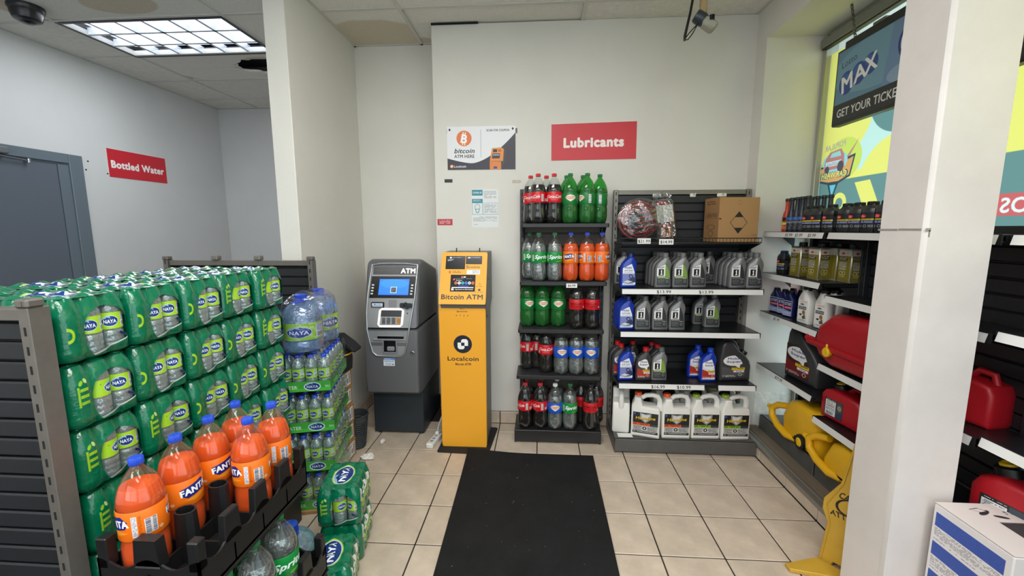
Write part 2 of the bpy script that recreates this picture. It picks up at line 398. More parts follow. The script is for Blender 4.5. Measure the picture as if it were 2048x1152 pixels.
# ceiling: deck, grid and panels
g = G(); g.box(XL-.2, 2.1, YF-.2, YBL+.2, 3.16, 3.2); g.box(XL, 2.1, YF, 1.78, ZC, ZC+.02); ceil = struct('ceiling', g, m_ctile)
g = G()
gx = [.29+1.235*k for k in range(-4, 2)]; gy = [2.99+.605*k for k in range(-2, 5)]
for x in gx: g.box(x-.012, x+.012, 1.78, YBL, ZC-.006, ZC+.03)
for y in gy: g.box(XL, 2.1, y-.012, y+.012, ZC-.0065, ZC+.03)
g.box(XL, XL+.02, 1.78, YBL, ZC-.006, ZC+.02); g.box(XL, -1.64, YBL-.02, YBL, ZC-.006, ZC+.02); g.box(XP, XP+.02, 2.586, YA, ZC-.006, ZC+.02); g.box(XP, -.793, YA-.02, YA, ZC-.006, ZC+.02); g.box(XR-.02, XR, 1.78, YB, ZC-.006, ZC+.02)
obj('grid', g, m_tbar, ceil, smooth=False)
def stain_img(name, blobs, seed):
    w, h = 240, 120; rs = np.random.RandomState(seed); yy, xx = np.mgrid[0:h, 0:w]; X = xx/w*2; Y = yy/h
    a = np.ones((h, w, 3))*np.array((228, 225, 217)); a *= 1+(rs.rand(h, w, 1)-.5)*.06
    def nz(f, s_):
        r2 = np.random.RandomState(s_); o = 0
        for k in range(7): o = o+np.sin(f*(k+1)**.8*(X*r2.uniform(-1, 1)+Y*r2.uniform(-1, 1))*3+r2.uniform(0, 6))/(k+1)
        return o
    for i, (cx, cy0, rx, ry, dk) in enumerate(blobs):
        d = np.sqrt(((X-cx)/rx)**2+((Y-cy0)/ry)**2)+.05*nz(1.5, seed+i)
        inside = np.clip((1-d)*9, 0, 1)[..., None]; edge = np.exp(-((d-.96)/.05)**2)[..., None]
        a = a*(1-inside*dk*np.array((.28, .42, .62)))*(1-edge*dk*np.array((.18, .24, .32)))
    im = bpy.data.images.new(name, w, h); f = np.ones((h, w, 4), np.float32); f[..., :3] = np.clip(a/255, 0, 1); im.pixels.foreach_set(f.ravel()); im.pack()
    m = bpy.data.materials.new(name); m.use_nodes = True; b = m.node_tree.nodes['Principled BSDF']; b.inputs['Roughness'].default_value = .9
    n = m.node_tree.nodes.new('ShaderNodeTexImage'); n.image = im; m.node_tree.links.new(n.outputs[0], b.inputs['Base Color']); return m
STAIN = {(-3, -1): [(1.08, .72, .42, .22, .30), (1.75, .45, .32, .22, .22)], (-4, -1): [(1.75, .55, .55, .36, .34)], (-3, 1): [(1.62, .52, .46, .36, .32)], (-2, 0): [(1.45, .92, .95, .66, .30)], (-2, -1): [(1.55, .55, .22, .10, .2), (.4, .3, .5, .25, .25)], (-1, 0): [(.05, .9, .12, .15, .3)], (-1, -1): [(1.7, .2, .5, .1, .06)]}
for i in range(-4, 1):
    for j in range(-2, 4):
        x0, x1 = .29+1.235*i+.008, .29+1.235*(i+1)-.008; y0, y1 = 2.99+.605*j+.008, 2.99+.605*(j+1)-.008
        if i == -3 and j == 0: continue                       # the light fixture sits here
        x0 = max(x0, XL+.005); x1 = min(x1, XR-.004) if j < 1 else x1; y1 = min(y1, YBL-.005)
        if y1-y0 < .05: continue
        st = STAIN.get((i, j)); mm = stain_img('stained_panel', st, 11*i+j+90) if st else m_ctile
        g = G()
        if (i, j) == (-3, 1):                                 # panel with a torn hole
            hc = (-2.45, 3.92); n = 40; out = []; inn = []
            for k in range(n):
                t = 2*PI*k/n; c, s_ = math.cos(t), math.sin(t)
                q = min((x1-hc[0] if c > 0 else hc[0]-x0)/max(abs(c), 1e-6), (y1-hc[1] if s_ > 0 else hc[1]-y0)/max(abs(s_), 1e-6))
                out.append((hc[0]+c*q, hc[1]+s_*q)); rr = random.uniform(.88, 1.1); inn.append((hc[0]+c*.31*rr, hc[1]+s_*.17*rr))
            P = [(x, y, ZC) for x, y in out]+[(x, y, ZC+random.uniform(0, .004)) for x, y in inn]+[(x*1.0, y, ZC+.02) for x, y in inn]
            F = []; U = []
            uvf = lambda p: ((p[0]-x0)/(x1-x0), (p[1]-y0)/(y1-y0))
            for k in range(n):
                f = (k, n+k, n+(k+1) % n, (k+1) % n); F.append(f); U.append([uvf(P[q]) for q in f])
                f = (n+k, 2*n+k, 2*n+(k+1) % n, n+(k+1) % n); F.append(f); U.append([(.02, .02)]*4)
            g.add(P, F, 0, U)
            g2 = G(); g2.box(x0+.3, x1, y0, y1, ZC+.10, ZC+.12); obj('cavity_shade', g2, m_void, ceil, smooth=False)  # near-black sheet puts the cavity's shade behind the hole into its colour
        else:
            dz = .012 if (i, j) == (-1, 0) else 0
            g.quad((x0, y0, ZC+dz), (x0, y1, ZC), (x1, y1, ZC), (x1, y0, ZC+dz), uv=((0, 0), (0, 1), (1, 1), (1, 0))); g.box(x0, x1, y0, y1, ZC+.013, ZC+.022)
        obj('ceiling_panel', g, mm, ceil, smooth=False)
g = G(); g.box(-.79, -.45, 3.225, 3.2375, ZC-.006, ZC+.004); obj('gap', g, m_void, ceil, smooth=False)
# grey door in its frame on the side wall
m_door = mat('grey_door_paint', (96, 104, 116), .28, bump=(8, .02)); m_dfr = mat('grey_frame_paint', (104, 116, 126), .3)
g = G(); g.box(XL-.045, XL-.008, 2.40, 3.318, 0, 2.088, bev=.002); door = struct('door_1', g, m_door)
g = G(); g.box(XL-.12, XL+.012, 3.40, 3.508, 0, 2.178, bev=.004); g.box(XL-.12, XL+.012, 2.362, 3.398, 2.10, 2.178, bev=.004); g.box(XL-.12, XL+.012, 2.30, 2.36, 0, 2.178, bev=.004)
g.box(XL-.12, XL-.004, 3.32, 3.405, 0, 2.087); g.box(XL-.12, XL-.004, 2.35, 3.405, 2.088, 2.115)
obj('door_frame', g, m_dfr, door, smooth=False)
g = G(); g.box(XL-.006, XL+.05, 2.6, 2.97, 2.105, 2.155, bev=.008); g.tube([(XL+.035, 2.75, 2.098), (XL+.02, 3.105, 2.078)], .007, 8); g.lathe([(.0, 0), (.012, 0), (.012, .03), (0, .03)], 12, (XL+.02, 3.105, 2.065))
obj('door_closer', g, mat('closer_metal', (170, 175, 182), .25, .9), door)
g = G()
for y, z in ((3.56, 2.145), (3.505+.03, 2.07), (3.72, 2.06)): g.box(XL, XL+.002, y-.006, y+.006, z-.006, z+.006)
obj('screw_hole', g, m_void, door, smooth=False)
# ------------------------------------------------------------------ shop window with its see-through print
cv = Cv(1180, 830, (255, 238, 126), 2)
PX = 1180/2.62                                                # y runs 3.12 .. .50 left to right, z 2.78 .. .94
def wy(y): return (3.12-y)*PX
def wz(z): return (2.78-z)*PX
TEAL = (118, 150, 146); YEL = (255, 238, 126); PALE = (216, 238, 226)
cv.poly([(wy(2.93), wz(1.9)), (wy(2.70), wz(2.12)), (wy(2.60), wz(2.4)), (wy(1.4), wz(2.4)), (wy(2.2), wz(1.95)), (wy(2.6), wz(1.9))], PALE)
cv.ell(wy(3.00), wz(2.28), .36*PX, .34*PX, YEL); cv.ell(wy(2.86), wz(1.98), .155*PX, .13*PX, (224, 228, 108)); cv.ell(wy(2.44), wz(1.82), .27*PX, .24*PX, YEL)
cv.ell(wy(2.44), wz(2.28), .24*PX, .22*PX, TEAL); cv.ell(wy(1.75), wz(2.25), .38*PX, .36*PX, YEL)
cv.rect(0, wz(1.855), 1180, wz(.9), TEAL)
cv.rect(wy(2.3), wz(1.69), 1180, wz(1.60), (226, 108, 108))
cv.text('OS', wy(1.845), wz(1.645), .060*PX, (250, 250, 246), .03, mirror=True)
cv.ell(wy(2.86), wz(1.71), .065*PX, .065*PX, YEL, inner=.5); cv.poly([(wy(2.74), wz(1.825)), (wy(2.62), wz(1.83)), (wy(2.50), wz(1.62)), (wy(2.62), wz(1.62))], YEL)
cv.rect(0, wz(1.22), 1180, wz(1.02), (232, 120, 124)); cv.rect(0, wz(1.5), 1180, wz(1.3), (150, 176, 170))
# car wash emblem, seen from behind the print
ex, ez = wy(2.935), wz(1.93)
def e(x, z): return (ex+x*PX, ez-z*PX)
cv.poly([e(-.16, .02), e(-.16, -.07), e(-.05, -.095), e(0, -.21), e(.05, -.095), e(.15, -.06), e(.18, .07), e(.06, .05), e(-.06, .035)], (70, 84, 92))
cv.poly([e(-.15, .01), e(-.15, -.06), e(-.05, -.08), e(.05, -.08), e(.14, -.05), e(.165, .055), e(.06, .03), e(-.06, .02)], (238, 172, 108))
cv.poly([e(-.03, -.10), e(.03, -.10), e(0, -.18)], (120, 202, 222)); cv.poly([e(-.17, .03), e(-.155, .10), e(-.12, .03)], (206, 150, 128)); cv.poly([e(.10, .06), e(.20, .16), e(.13, .06)], (206, 150, 128))
cv.ell(ex, ez-.045*PX, .115*PX, .065*PX, (168, 216, 218)); cv.poly([e(-.10, .0), e(-.09, .07), e(-.05, .11), e(.05, .12), e(.08, .08), e(.09, .0)], (206, 132, 128))
cv.poly([e(-.05, .075), e(-.035, .102), e(.04, .108), e(.055, .075)], (170, 214, 206)); cv.rect(*e(-.085, .05), *e(.06, .02), (236, 240, 238)); cv.lines(*e(-.075, .045), *e(.05, .022), 3, (120, 130, 140))
cv.ell(*e(.055, .01), .028*PX, .035*PX, (96, 88, 96)); cv.ell(*e(-.07, .0), .022*PX, .025*PX, (96, 88, 96))
cv.text('CAR WASH', *e(0, -.035), .040*PX, (70, 84, 92), .06, mirror=True, w=.25*PX); cv.text('CAR WASH', *e(0, -.035), .036*PX, (244, 242, 140), .03, mirror=True, w=.235*PX)
cv.text('POPULAR', *e(-.01, .145), .035*PX, (206, 180, 160), .04, mirror=True, w=.19*PX, rot=.06)
m = bpy.data.materials.new('window_print'); m.use_nodes = True; t = m.node_tree; t.nodes.clear(); o_ = t.nodes.new('ShaderNodeOutputMaterial')
im_ = t.nodes.new('ShaderNodeTexImage'); im_.image = cv.image('window_print'); tl = t.nodes.new('ShaderNodeBsdfTranslucent'); df = t.nodes.new('ShaderNodeBsdfDiffuse')
hv = t.nodes.new('ShaderNodeMixShader'); hv.inputs[0].default_value = .12
ink = t.nodes.new('ShaderNodeVectorMath'); ink.operation = 'SCALE'; ink.inputs['Scale'].default_value = .68; t.links.new(im_.outputs[0], ink.inputs[0]); t.links.new(ink.outputs[0], tl.inputs[0]); t.links.new(im_.outputs[0], df.inputs[0]); t.links.new(tl.outputs[0], hv.inputs[1]); t.links.new(df.outputs[0], hv.inputs[2]); t.links.new(hv.outputs[0], o_.inputs[0])
XW = 1.88; m_fr = mat('window_aluminium', (176, 176, 160), .4, .3)
g = G()
g.box(XW-.03, XW+.05, 3.068, 3.10, .1, 2.8, bev=.004); g.box(XW-.02, XW+.05, YF, 3.1, .1, .16, bev=.004); g.box(XW-.02, XW+.05, YF, 3.1, 2.76, 2.8, bev=.004)
for y in (.48, -1.3): g.box(XW-.03, XW+.05, y-.02, y+.02, .1, 2.8, bev=.004)
wnd = struct('window_1', g, m_fr)
g = G(); g.box(XW+.010, XW+.016, YF, 3.07, .16, 2.76); obj('pane', g, clear('window_glass', (236, 246, 246), .04, .3, .02), wnd, smooth=False)
g = G()
for za, zb in ((1.02, 1.22), (1.42, 2.668)): va, vb = (za-.937)/1.843, (zb-.937)/1.843; g.quad((XW+.006, 3.066, za), (XW+.006, .50, za), (XW+.006, .50, zb), (XW+.006, 3.066, zb), uv=((.0206, va), (1, va), (1, vb), (.0206, vb)))
obj('printed_film', g, m, wnd, smooth=False)
g = G(); g.box(XW-.075, XW-.012, .3, 3.062, 2.70, 2.755, bev=.006); obj('blind_cassette', g, mat('cassette_grey', (120, 122, 116), .45), wnd, smooth=False)
g = G(); g.box(XW-.062, XW-.03, .3, 3.06, 2.694, 2.702); obj('blind_hem', g, mat('hem_black', (24, 24, 26), .5), wnd, smooth=False)
# ------------------------------------------------------------------ printed labels
LIME = (168, 214, 48); NAVY = (20, 52, 128)
def oval(cv, x, y, rx, ry, rot=0, ring=LIME):
    cv.ell(x, y, rx*1.16, ry*1.2, ring, rot); cv.ell(x, y, rx*1.07, ry*1.09, (214, 232, 244), rot); cv.ell(x, y, rx, ry, NAVY, rot)
    ca, sa = math.cos(rot), math.sin(rot)
    P = lambda a, b: (x+a*rx*ca+b*ry*sa, y-a*rx*sa+b*ry*ca)
    cv.poly([P(-.98, -.3), P(-.5, -.55), P(-.3, -.8), P(.1, -.55), P(.0, -1), P(-.6, -.9)], (150, 190, 222))
    cv.text('NAYA', x, y+ry*.05, ry*.72, (245, 248, 252), .035, anchor='c', w=rx*1.55, rot=rot)
cv = Cv(640, 150, LIME)
for k in (0, 320):
    oval(cv, k+160, 78, 62, 45); cv.rect(k+250, 16, k+310, 134, (232, 234, 238)); cv.lines(k+254, 22, k+306, 84, 9, (90, 100, 130)); cv.bar(k+256, 90, k+304, 130)
    cv.text('+', k+70, 40, 16, (40, 110, 60), .03)
L_NAYA = printed('water_label', cv, .35)
cv = Cv(400, 150, (206, 22, 34))
for k in (0, 200):
    cv.text('Coca-Cola', k+96, 62, 40, (248, 246, 244), .015, .38, w=128); cv.poly([(k+36, 92), (k+100, 84), (k+158, 90), (k+100, 90)], (248, 246, 244)); cv.text('ORIGINAL', k+96, 112, 10, (248, 240, 240))
    cv.rect(k+172, 30, k+192, 130, (236, 234, 234)); cv.lines(k+174, 34, k+190, 126, 12, (60, 60, 60)); cv.rect(k+8, 90, k+36, 128, (240, 240, 240)); cv.lines(k+10, 94, k+34, 124, 4, (40, 40, 40))
L_COKE = printed('cola_label', cv, .35)
cv = Cv(400, 150, (206, 24, 34))
for k in (0, 200):
    cv.text('Coca-Cola', k+96, 58, 38, (24, 10, 12), .015, .38, w=124); cv.text('ZERO SUGAR', k+100, 100, 12, (24, 10, 12), .02); cv.rect(k+176, 100, k+190, 124, (236, 236, 236))
L_ZERO = printed('dark_cola_label', cv, .35)
cv = Cv(400, 150, (10, 138, 60))
for k in (0, 200):
    cv.text('Sprite', k+94, 66, 50, (250, 252, 250), .035, .3, w=124); cv.poly([(k+90, 128), (k+170, 100), (k+172, 112), (k+96, 136)], (150, 196, 40)); cv.rect(k+4, 40, k+24, 124, (220, 236, 224)); cv.lines(k+6, 44, k+22, 120, 9, (20, 90, 50))
L_SPR = printed('lemon_lime_label', cv, .35)
cv = Cv(400, 150, (246, 116, 20))
for k in (0, 200):
    P = [(k+48, 46), (k+120, 20), (k+140, 48), (k+132, 84), (k+70, 102), (k+52, 84)]
    cv.poly(P, (24, 34, 120)); cv.text('FANTA', k+94, 62, 36, (252, 252, 250), .04, .12, w=92, rot=.14); cv.poly([(k+60, 112), (k+110, 96), (k+140, 104), (k+90, 126)], (250, 160, 40))
    cv.rect(k+150, 24, k+164, 130, (236, 232, 236)); cv.lines(k+151, 28, k+163, 126, 14, (110, 110, 140)); cv.lines(k+167, 26, k+175, 130, 20, (150, 60, 10)); cv.bar(k+182, 48, k+199, 128, vert=False); cv.rect(k+0, 48, k+14, 128, (236, 236, 240)); cv.bar(k+0, 48, k+14, 128, vert=False); cv.ell(k+24, 120, 7, 9, (250, 190, 150))
L_FAN = printed('orange_soda_label', cv, .35)
def dry(bgc, name):
    cv = Cv(400, 150, bgc)
    for k in (0, 200):
        cv.poly([(k+66, 40), (k+100, 26), (k+134, 40), (k+132, 84), (k+100, 116), (k+68, 84)], (244, 236, 214)); cv.ell(k+100, 64, 42, 26, (244, 236, 214)); cv.ell(k+100, 64, 37, 21, (196, 40, 40), inner=.88)
        cv.text('CANADA', k+100, 56, 13, (190, 30, 36), .03, w=56); cv.text('DRY', k+100, 74, 14, (190, 30, 36), .03); cv.rect(k+176, 22, k+198, 136, (226, 232, 226)); cv.lines(k+178, 26, k+196, 100, 9, (90, 110, 100)); cv.bar(k+178, 104, k+196, 132)
    return printed(name, cv, .35)
L_GIN = dry((12, 118, 52), 'ginger_ale_label'); L_CLUB = dry((24, 86, 196), 'club_soda_label')
def mobil1(acc, name):
    cv = Cv(150, 210, (70, 72, 76)); cv.poly([(0, 40), (92, 0), (92, 122), (0, 122)], (238, 238, 236)); cv.poly([(92, 0), (150, 70), (150, 130), (92, 122)], acc); cv.rect(18, 50, 76, 114, (14, 14, 16))
    cv.text('Mobil', 46, 33, 17, (24, 40, 110), .03, w=62, rot=.12); cv.poly([(40, 68), (50, 58), (56, 58), (56, 100), (63, 100), (63, 106), (37, 106), (37, 100), (45, 100), (45, 70), (40, 74)], (250, 250, 250))
    cv.rect(8, 126, 142, 140, acc); cv.lines(10, 128, 100, 138, 2, (230, 230, 230)); cv.rect(8, 146, 92, 200, (40, 42, 46)); cv.lines(12, 150, 88, 196, 5, (150, 155, 150), .4); cv.rect(98, 150, 140, 200, (34, 36, 38)); cv.ell(118, 172, 13, 14, (190, 190, 190), inner=.75); cv.text('5W-30', 116, 144, 8, (240, 240, 240), .02)
    return printed(name, cv, .35)
L_M1G = mobil1((120, 158, 60), 'synthetic_oil_green_label'); L_M1K = mobil1((44, 46, 50), 'synthetic_oil_black_label')
cv = Cv(150, 210, (232, 236, 242)); cv.text('Mobil', 62, 36, 20, (28, 44, 120), .03, w=78); cv.text('ATF D/M', 66, 66, 15, (28, 44, 120), .02, w=92); cv.lines(20, 84, 120, 90, 1, (80, 90, 140)); cv.poly([(0, 96), (150, 96), (150, 170), (0, 190)], (120, 130, 190)); cv.ell(96, 124, 26, 20, (24, 28, 50), .5, inner=.6); cv.poly([(20, 180), (130, 126), (150, 150), (150, 180), (60, 200)], (40, 44, 80)); cv.poly([(10, 176), (60, 160), (120, 176), (60, 190)], (214, 218, 232)); cv.rect(6, 192, 144, 206, (232, 236, 242)); cv.lines(10, 194, 130, 204, 2, (40, 50, 120))
L_ATF = printed('transmission_fluid_label', cv, .35)
def msuper(sub, bgc, name, w=150, h=210, low=(176, 52, 40)):
    cv = Cv(w, h, bgc); cv.ell(w*.5, h*.26, w*.46, h*.22, (236, 236, 236)); cv.poly([(w*.3, h*.4), (w*.8, h*.3), (w*.75, h*.6), (w*.6, h*.5)], (236, 236, 236)); cv.text('Mobil', w*.48, h*.17, h*.085, (30, 44, 120), .03, w=w*.5); cv.text(sub, w*.5, h*.30, h*.085, (30, 44, 120), .03, w=w*.62)
    cv.poly([(0, h*.5), (w*.5, h*.62), (w, h*.52), (w, h*.9), (0, h*.95)], low); cv.rect(w*.42, h*.56, w*.98, h*.66, (232, 196, 40)); cv.lines(w*.46, h*.58, w*.94, h*.64, 1, (60, 50, 20)); cv.rect(w*.5, h*.68, w*.96, h*.76, (230, 232, 236)); cv.text('5W-30', w*.73, h*.72, h*.05, (30, 44, 120), .02); cv.ell(w*.8, h*.86, w*.08, w*.08, (200, 200, 200), inner=.7); cv.lines(w*.05, h*.88, w*.6, h*.97, 3, (220, 220, 220))
    return printed(name, cv, .35)
L_SUP = msuper('Super', (66, 66, 68), 'conventional_oil_label'); L_SPE = msuper('Special', (214, 218, 226), 'special_oil_label'); L_JUG = msuper('Super', (66, 38, 36), 'oil_jug_label', 220, 260, (120, 36, 34)); L_JUGG = msuper('Super', (62, 62, 64), 'grey_oil_jug_label', 220, 260, (84, 84, 86))
def hav(acc, name):
    cv = Cv(220, 220, (30, 32, 34)); cv.poly([(60, 4), (110, 14), (160, 4), (156, 70), (110, 108), (64, 70)], (150, 154, 156)); cv.poly([(74, 14), (110, 24), (146, 14), (142, 64), (110, 92), (78, 64)], (206, 208, 210)); cv.poly([(6, 8), (24, 8), (24, 24), (15, 32), (6, 24)], (60, 90, 170))
    cv.text('Havoline', 112, 58, 32, (20, 20, 20), .06, .15, w=176, rot=.05); cv.text('Havoline', 110, 56, 30, (242, 204, 40), .025, .15, w=170, rot=.05)
    cv.rect(0, 110, 150, 138, acc); cv.lines(6, 114, 140, 134, 2, (30, 30, 30)); cv.rect(150, 116, 220, 150, (60, 62, 64)); cv.rect(0, 138, 220, 194, (186, 188, 188)); cv.lines(8, 144, 80, 190, 6, (60, 60, 60)); cv.lines(130, 144, 212, 190, 6, (60, 60, 60)); cv.ell(104, 164, 17, 17, (24, 24, 26)); cv.ell(104, 164, 7, 8, (230, 230, 230)); cv.lines(8, 200, 210, 214, 2, (220, 220, 220))
    return printed(name, cv, .35)
L_HVO = hav((226, 92, 34), 'coolant_orange_label'); L_HVG = hav((140, 176, 40), 'coolant_green_label')
cv = Cv(300, 120, (22, 26, 36))
for k in (0, 150):
    cv.ell(k+50, 26, 20, 13, (214, 40, 44)); cv.text('Ca', k+50, 26, 13, WHITE, .02, .2); cv.rect(k+6, 44, k+112, 56, (232, 206, 40)); cv.lines(k+8, 47, k+108, 54, 1, (40, 40, 40)); cv.rect(k+6, 60, k+112, 78, (30, 50, 130)); cv.lines(k+10, 63, k+108, 76, 2, (220, 220, 230)); cv.ell(k+34, 98, 10, 10, WHITE, inner=.8); cv.ell(k+66, 98, 10, 10, WHITE, inner=.8); cv.lines(k+84, 90, k+112, 108, 3, (210, 210, 210)); cv.lines(k+118, 20, k+146, 110, 10, (120, 124, 130))
L_ADD = printed('additive_label', cv, .35)
cv = Cv(120, 220, (124, 112, 32)); cv.rect(0, 0, 120, 40, (186, 182, 170)); cv.ell(40, 22, 16, 9, (190, 60, 60)); cv.text('M', 80, 22, 10, (80, 50, 50)); cv.rect(6, 44, 84, 74, (40, 38, 28)); cv.lines(10, 48, 80, 72, 3, (214, 208, 180)); cv.rect(10, 86, 76, 140, (170, 166, 150)); cv.lines(12, 88, 74, 138, 6, (90, 86, 70)); cv.ell(30, 166, 15, 15, (220, 214, 180), inner=.8); cv.ell(58, 166, 15, 15, (220, 214, 180), inner=.8); cv.lines(20, 186, 70, 196, 2, (210, 204, 170)); cv.rect(116, 0, 120, 220, (200, 196, 180))
L_TIN = printed('fuel_tin_print', cv, .4)
cv = Cv(120, 120, (214, 210, 214)); cv.rect(4, 4, 116, 116, (34, 40, 100)); cv.lines(14, 14, 106, 40, 2, (226, 226, 232), .7); cv.rect(4, 46, 116, 66, (196, 60, 66)); cv.lines(10, 50, 110, 62, 2, WHITE); cv.poly([(4, 70), (116, 84), (116, 116), (4, 116)], (130, 150, 200)); cv.lines(10, 90, 110, 112, 4, (230, 230, 240))
L_BLU = printed('blue_bottle_label', cv, .35)
cv = Cv(120, 190, (232, 230, 226)); cv.lines(14, 8, 100, 22, 2, (196, 120, 90)); cv.lines(30, 30, 84, 46, 1, (30, 30, 34), .8); cv.rect(10, 54, 104, 82, (50, 52, 56)); cv.lines(14, 58, 100, 78, 3, (220, 220, 220)); cv.ell(76, 108, 18, 20, (150, 104, 60)); cv.ell(40, 130, 16, 9, (70, 66, 60)); cv.poly([(56, 150), (92, 120), (104, 160), (70, 168)], (100, 90, 80)); cv.lines(10, 174, 100, 186, 2, (80, 80, 80))
L_WHI = printed('white_bottle_label', cv, .35)
cv = Cv(140, 170, (36, 40, 44)); cv.rect(6, 18, 86, 164, (226, 228, 230)); cv.lines(14, 8, 84, 14, 1, (230, 230, 230)); cv.lines(12, 24, 80, 66, 6, (60, 64, 70)); cv.lines(14, 70, 80, 80, 1, (40, 44, 60), .8); cv.lines(12, 88, 80, 120, 5, (90, 94, 100)); cv.bar(12, 126, 70, 160); cv.rect(92, 4, 136, 166, (64, 74, 84)); cv.ell(114, 60, 16, 26, (150, 140, 120)); cv.poly([(94, 120), (134, 96), (134, 160), (94, 160)], (40, 60, 90))
L_CAN = printed('fuel_can_label', cv, .4)
# ------------------------------------------------------------------ bottles
P_CLEAR = clear('clear_pet', (246, 248, 247), .025, .34, .05, .012); P_GREEN = clear('green_pet', (92, 206, 106), .03, .3, .05, .14)
P_WATER = clear('water_pet', (206, 222, 222), .20, .7, .12, .22, bump=(90, .35)); P_JUG = clear('blue_tinted_pet', (176, 214, 236), .18, .6, .12, .24, bump=(40, .3))
Q_COLA = mat('cola', (16, 9, 8), .08, spec=.6); Q_ORANGE = mat('orange_drink', (236, 84, 10), .14, spec=.4); Q_GINGER = mat('ginger_ale_in_green_pet', (30, 74, 22), .15)
Q_WATER = clear('clear_drink', (186, 194, 196), .22, .75, .12, .16, bump=(55, .6))
C_RED = mat('red_cap', (206, 30, 36), .4); C_GREEN = mat('green_cap', (22, 112, 58), .4); C_BLUE = mat('blue_cap', (30, 74, 196), .35); C_BLACK = mat('black_cap', (20, 20, 22), .4); C_WHITE = mat('white_cap', (232, 232, 230), .4); C_GREY = mat('grey_cap', (104, 106, 106), .4); C_YEL = mat('yellow_cap', (232, 190, 30), .4); C_ORG = mat('orange_cap', (232, 92, 40), .4); C_LIME = mat('lime_cap', (140, 168, 40), .4)
def petal(t, z): return 1-max(0, (.045-z)/.045)*.20*(.5+.5*math.cos(5*t))
SHELL = [(.030, .0), (.046, .006), (.0535, .022), (.055, .05), (.0545, .10), (.0515, .115), (.0535, .128), (.0535, .206), (.055, .214), (.053, .232), (.046, .258), (.035, .282), (.022, .302), (.0145, .312), (.0145, .318), (.017, .319), (.017, .322), (.0135, .323), (.0135, .330)]
COKEB = [(.030, .0), (.046, .006), (.0545, .022), (.055, .05), (.0525, .085), (.049, .118), (.0525, .136), (.0535, .142), (.0535, .210), (.0545, .218), (.052, .236), (.044, .262), (.033, .286), (.021, .304), (.0145, .312), (.0145, .318), (.017, .319), (.017, .322), (.0135, .323), (.0135, .330)]
def cap_g(r, z0, z1, n=30):
    g = G(); g.lathe([(r*.98, z0), (r, z0+.001), (r, z1-.003), (r*.86, z1)], n*2, mod=lambda t, z: 1+.03*math.cos(n*t)); return g
def soda(name, cat, pet, liquid, lab, cap, prof, fill, l0, l1):
    def build():
        o = thing(name, 'x', cat)
        g = G(); g.lathe([(max(r-.0022, .001), z+.0012) for r, z in prof if z < fill]+[(max(.001, np.interp(fill, [z for r, z in prof], [r for r, z in prof])-.002), fill), (.0005, fill)], 30, mod=petal); obj('liquid', g, liquid, o)
        g = G(); g.lathe(prof, 30, mod=petal); obj('bottle', g, pet, o)
        g = G(); r = .0549; g.lathe([(r-.001, l0), (r, l0+.002), (r, l1-.002), (r-.001, l1)], 32, uv=True, caps=False); obj('label', g, lab, o)
        g = cap_g(.0165, .317, .337); obj('cap', g, cap, o)
        return o
    return Maker(build)
K_COKE = soda('cola_bottle', 'bottle', P_CLEAR, Q_COLA, L_COKE, C_RED, COKEB, .262, .140, .212)
K_ZERO = soda('cola_bottle', 'bottle', P_CLEAR, Q_COLA, L_ZERO, C_BLACK, COKEB, .27, .140, .212)
K_SPR = soda('lemon_lime_bottle', 'bottle', P_CLEAR, Q_WATER, L_SPR, C_GREEN, SHELL, .262, .128, .205)
K_FAN = soda('orange_soda_bottle', 'bottle', P_CLEAR, Q_ORANGE, L_FAN, C_BLUE, SHELL, .262, .126, .208)
K_GIN = soda('ginger_ale_bottle', 'bottle', P_GREEN, Q_GINGER, L_GIN, C_GREEN, SHELL, .226, .128, .206)
K_CLUB = soda('club_soda_bottle', 'bottle', P_CLEAR, Q_WATER, L_CLUB, C_WHITE, SHELL, .25, .128, .206)
# oil bottles: a side outline pushed through the depth
QUART = [(-.049, 0), (.047, 0), (.0515, .006), (.052, .02), (.0495, .055), (.046, .09), (.0465, .118), (.051, .142), (.0505, .160), (.044, .180), (.034, .193), (.032, .206), (-.001, .206), (-.003, .195), (-.018, .185), (-.040, .162), (-.051, .137), (-.0525, .02), (-.052, .006)]
QLAB = [(-.044, .018), (.036, .018), (.043, .024), (.040, .075), (.034, .11), (.016, .160), (.010, .158), (-.040, .134), (-.044, .130)]
def poly_label(g, pts, y, m=0):
    xs_ = [p[0] for p in pts]; zs = [p[1] for p in pts]; a, b, c, d = min(xs_), max(xs_), min(zs), max(zs)
    g.add([(x, y, z) for x, z in pts], [tuple(range(len(pts)))], m, [[((x-a)/(b-a), (z-c)/(d-c)) for x, z in pts]])
def quart(name, body, lab, cap, capshape=.0195):
    def build():
        o = thing(name, 'x', 'bottle')
        g = G(); g.prism(QUART, -.031, .031, 'y', 0, .008); obj('bottle', g, body, o, ang=50)
        g = G(); poly_label(g, QLAB, -.0314); obj('label', g, lab, o)
        g = G(); g.x = Matrix.Translation((.0155, 0, 0)); g.lathe([(.015, .200), (capshape*1.05, .207), (capshape, .210), (capshape, .230), (.016, .2335)], 24, mod=lambda t, z: 1+.02*math.cos(20*t)); obj('cap', g, cap, o)
        return o
    return Maker(build)
M_SILV = mat('silver_grey_plastic', (128, 130, 130), .36, .25); M_BLUP = mat('blue_plastic', (22, 56, 168), .35); M_DKG = mat('charcoal_plastic', (60, 60, 62), .38); M_WHP = mat('white_plastic', (232, 231, 226), .4); M_BLK = mat('black_plastic', (22, 23, 25), .4); M_NVY = mat('navy_plastic', (20, 30, 84), .35)
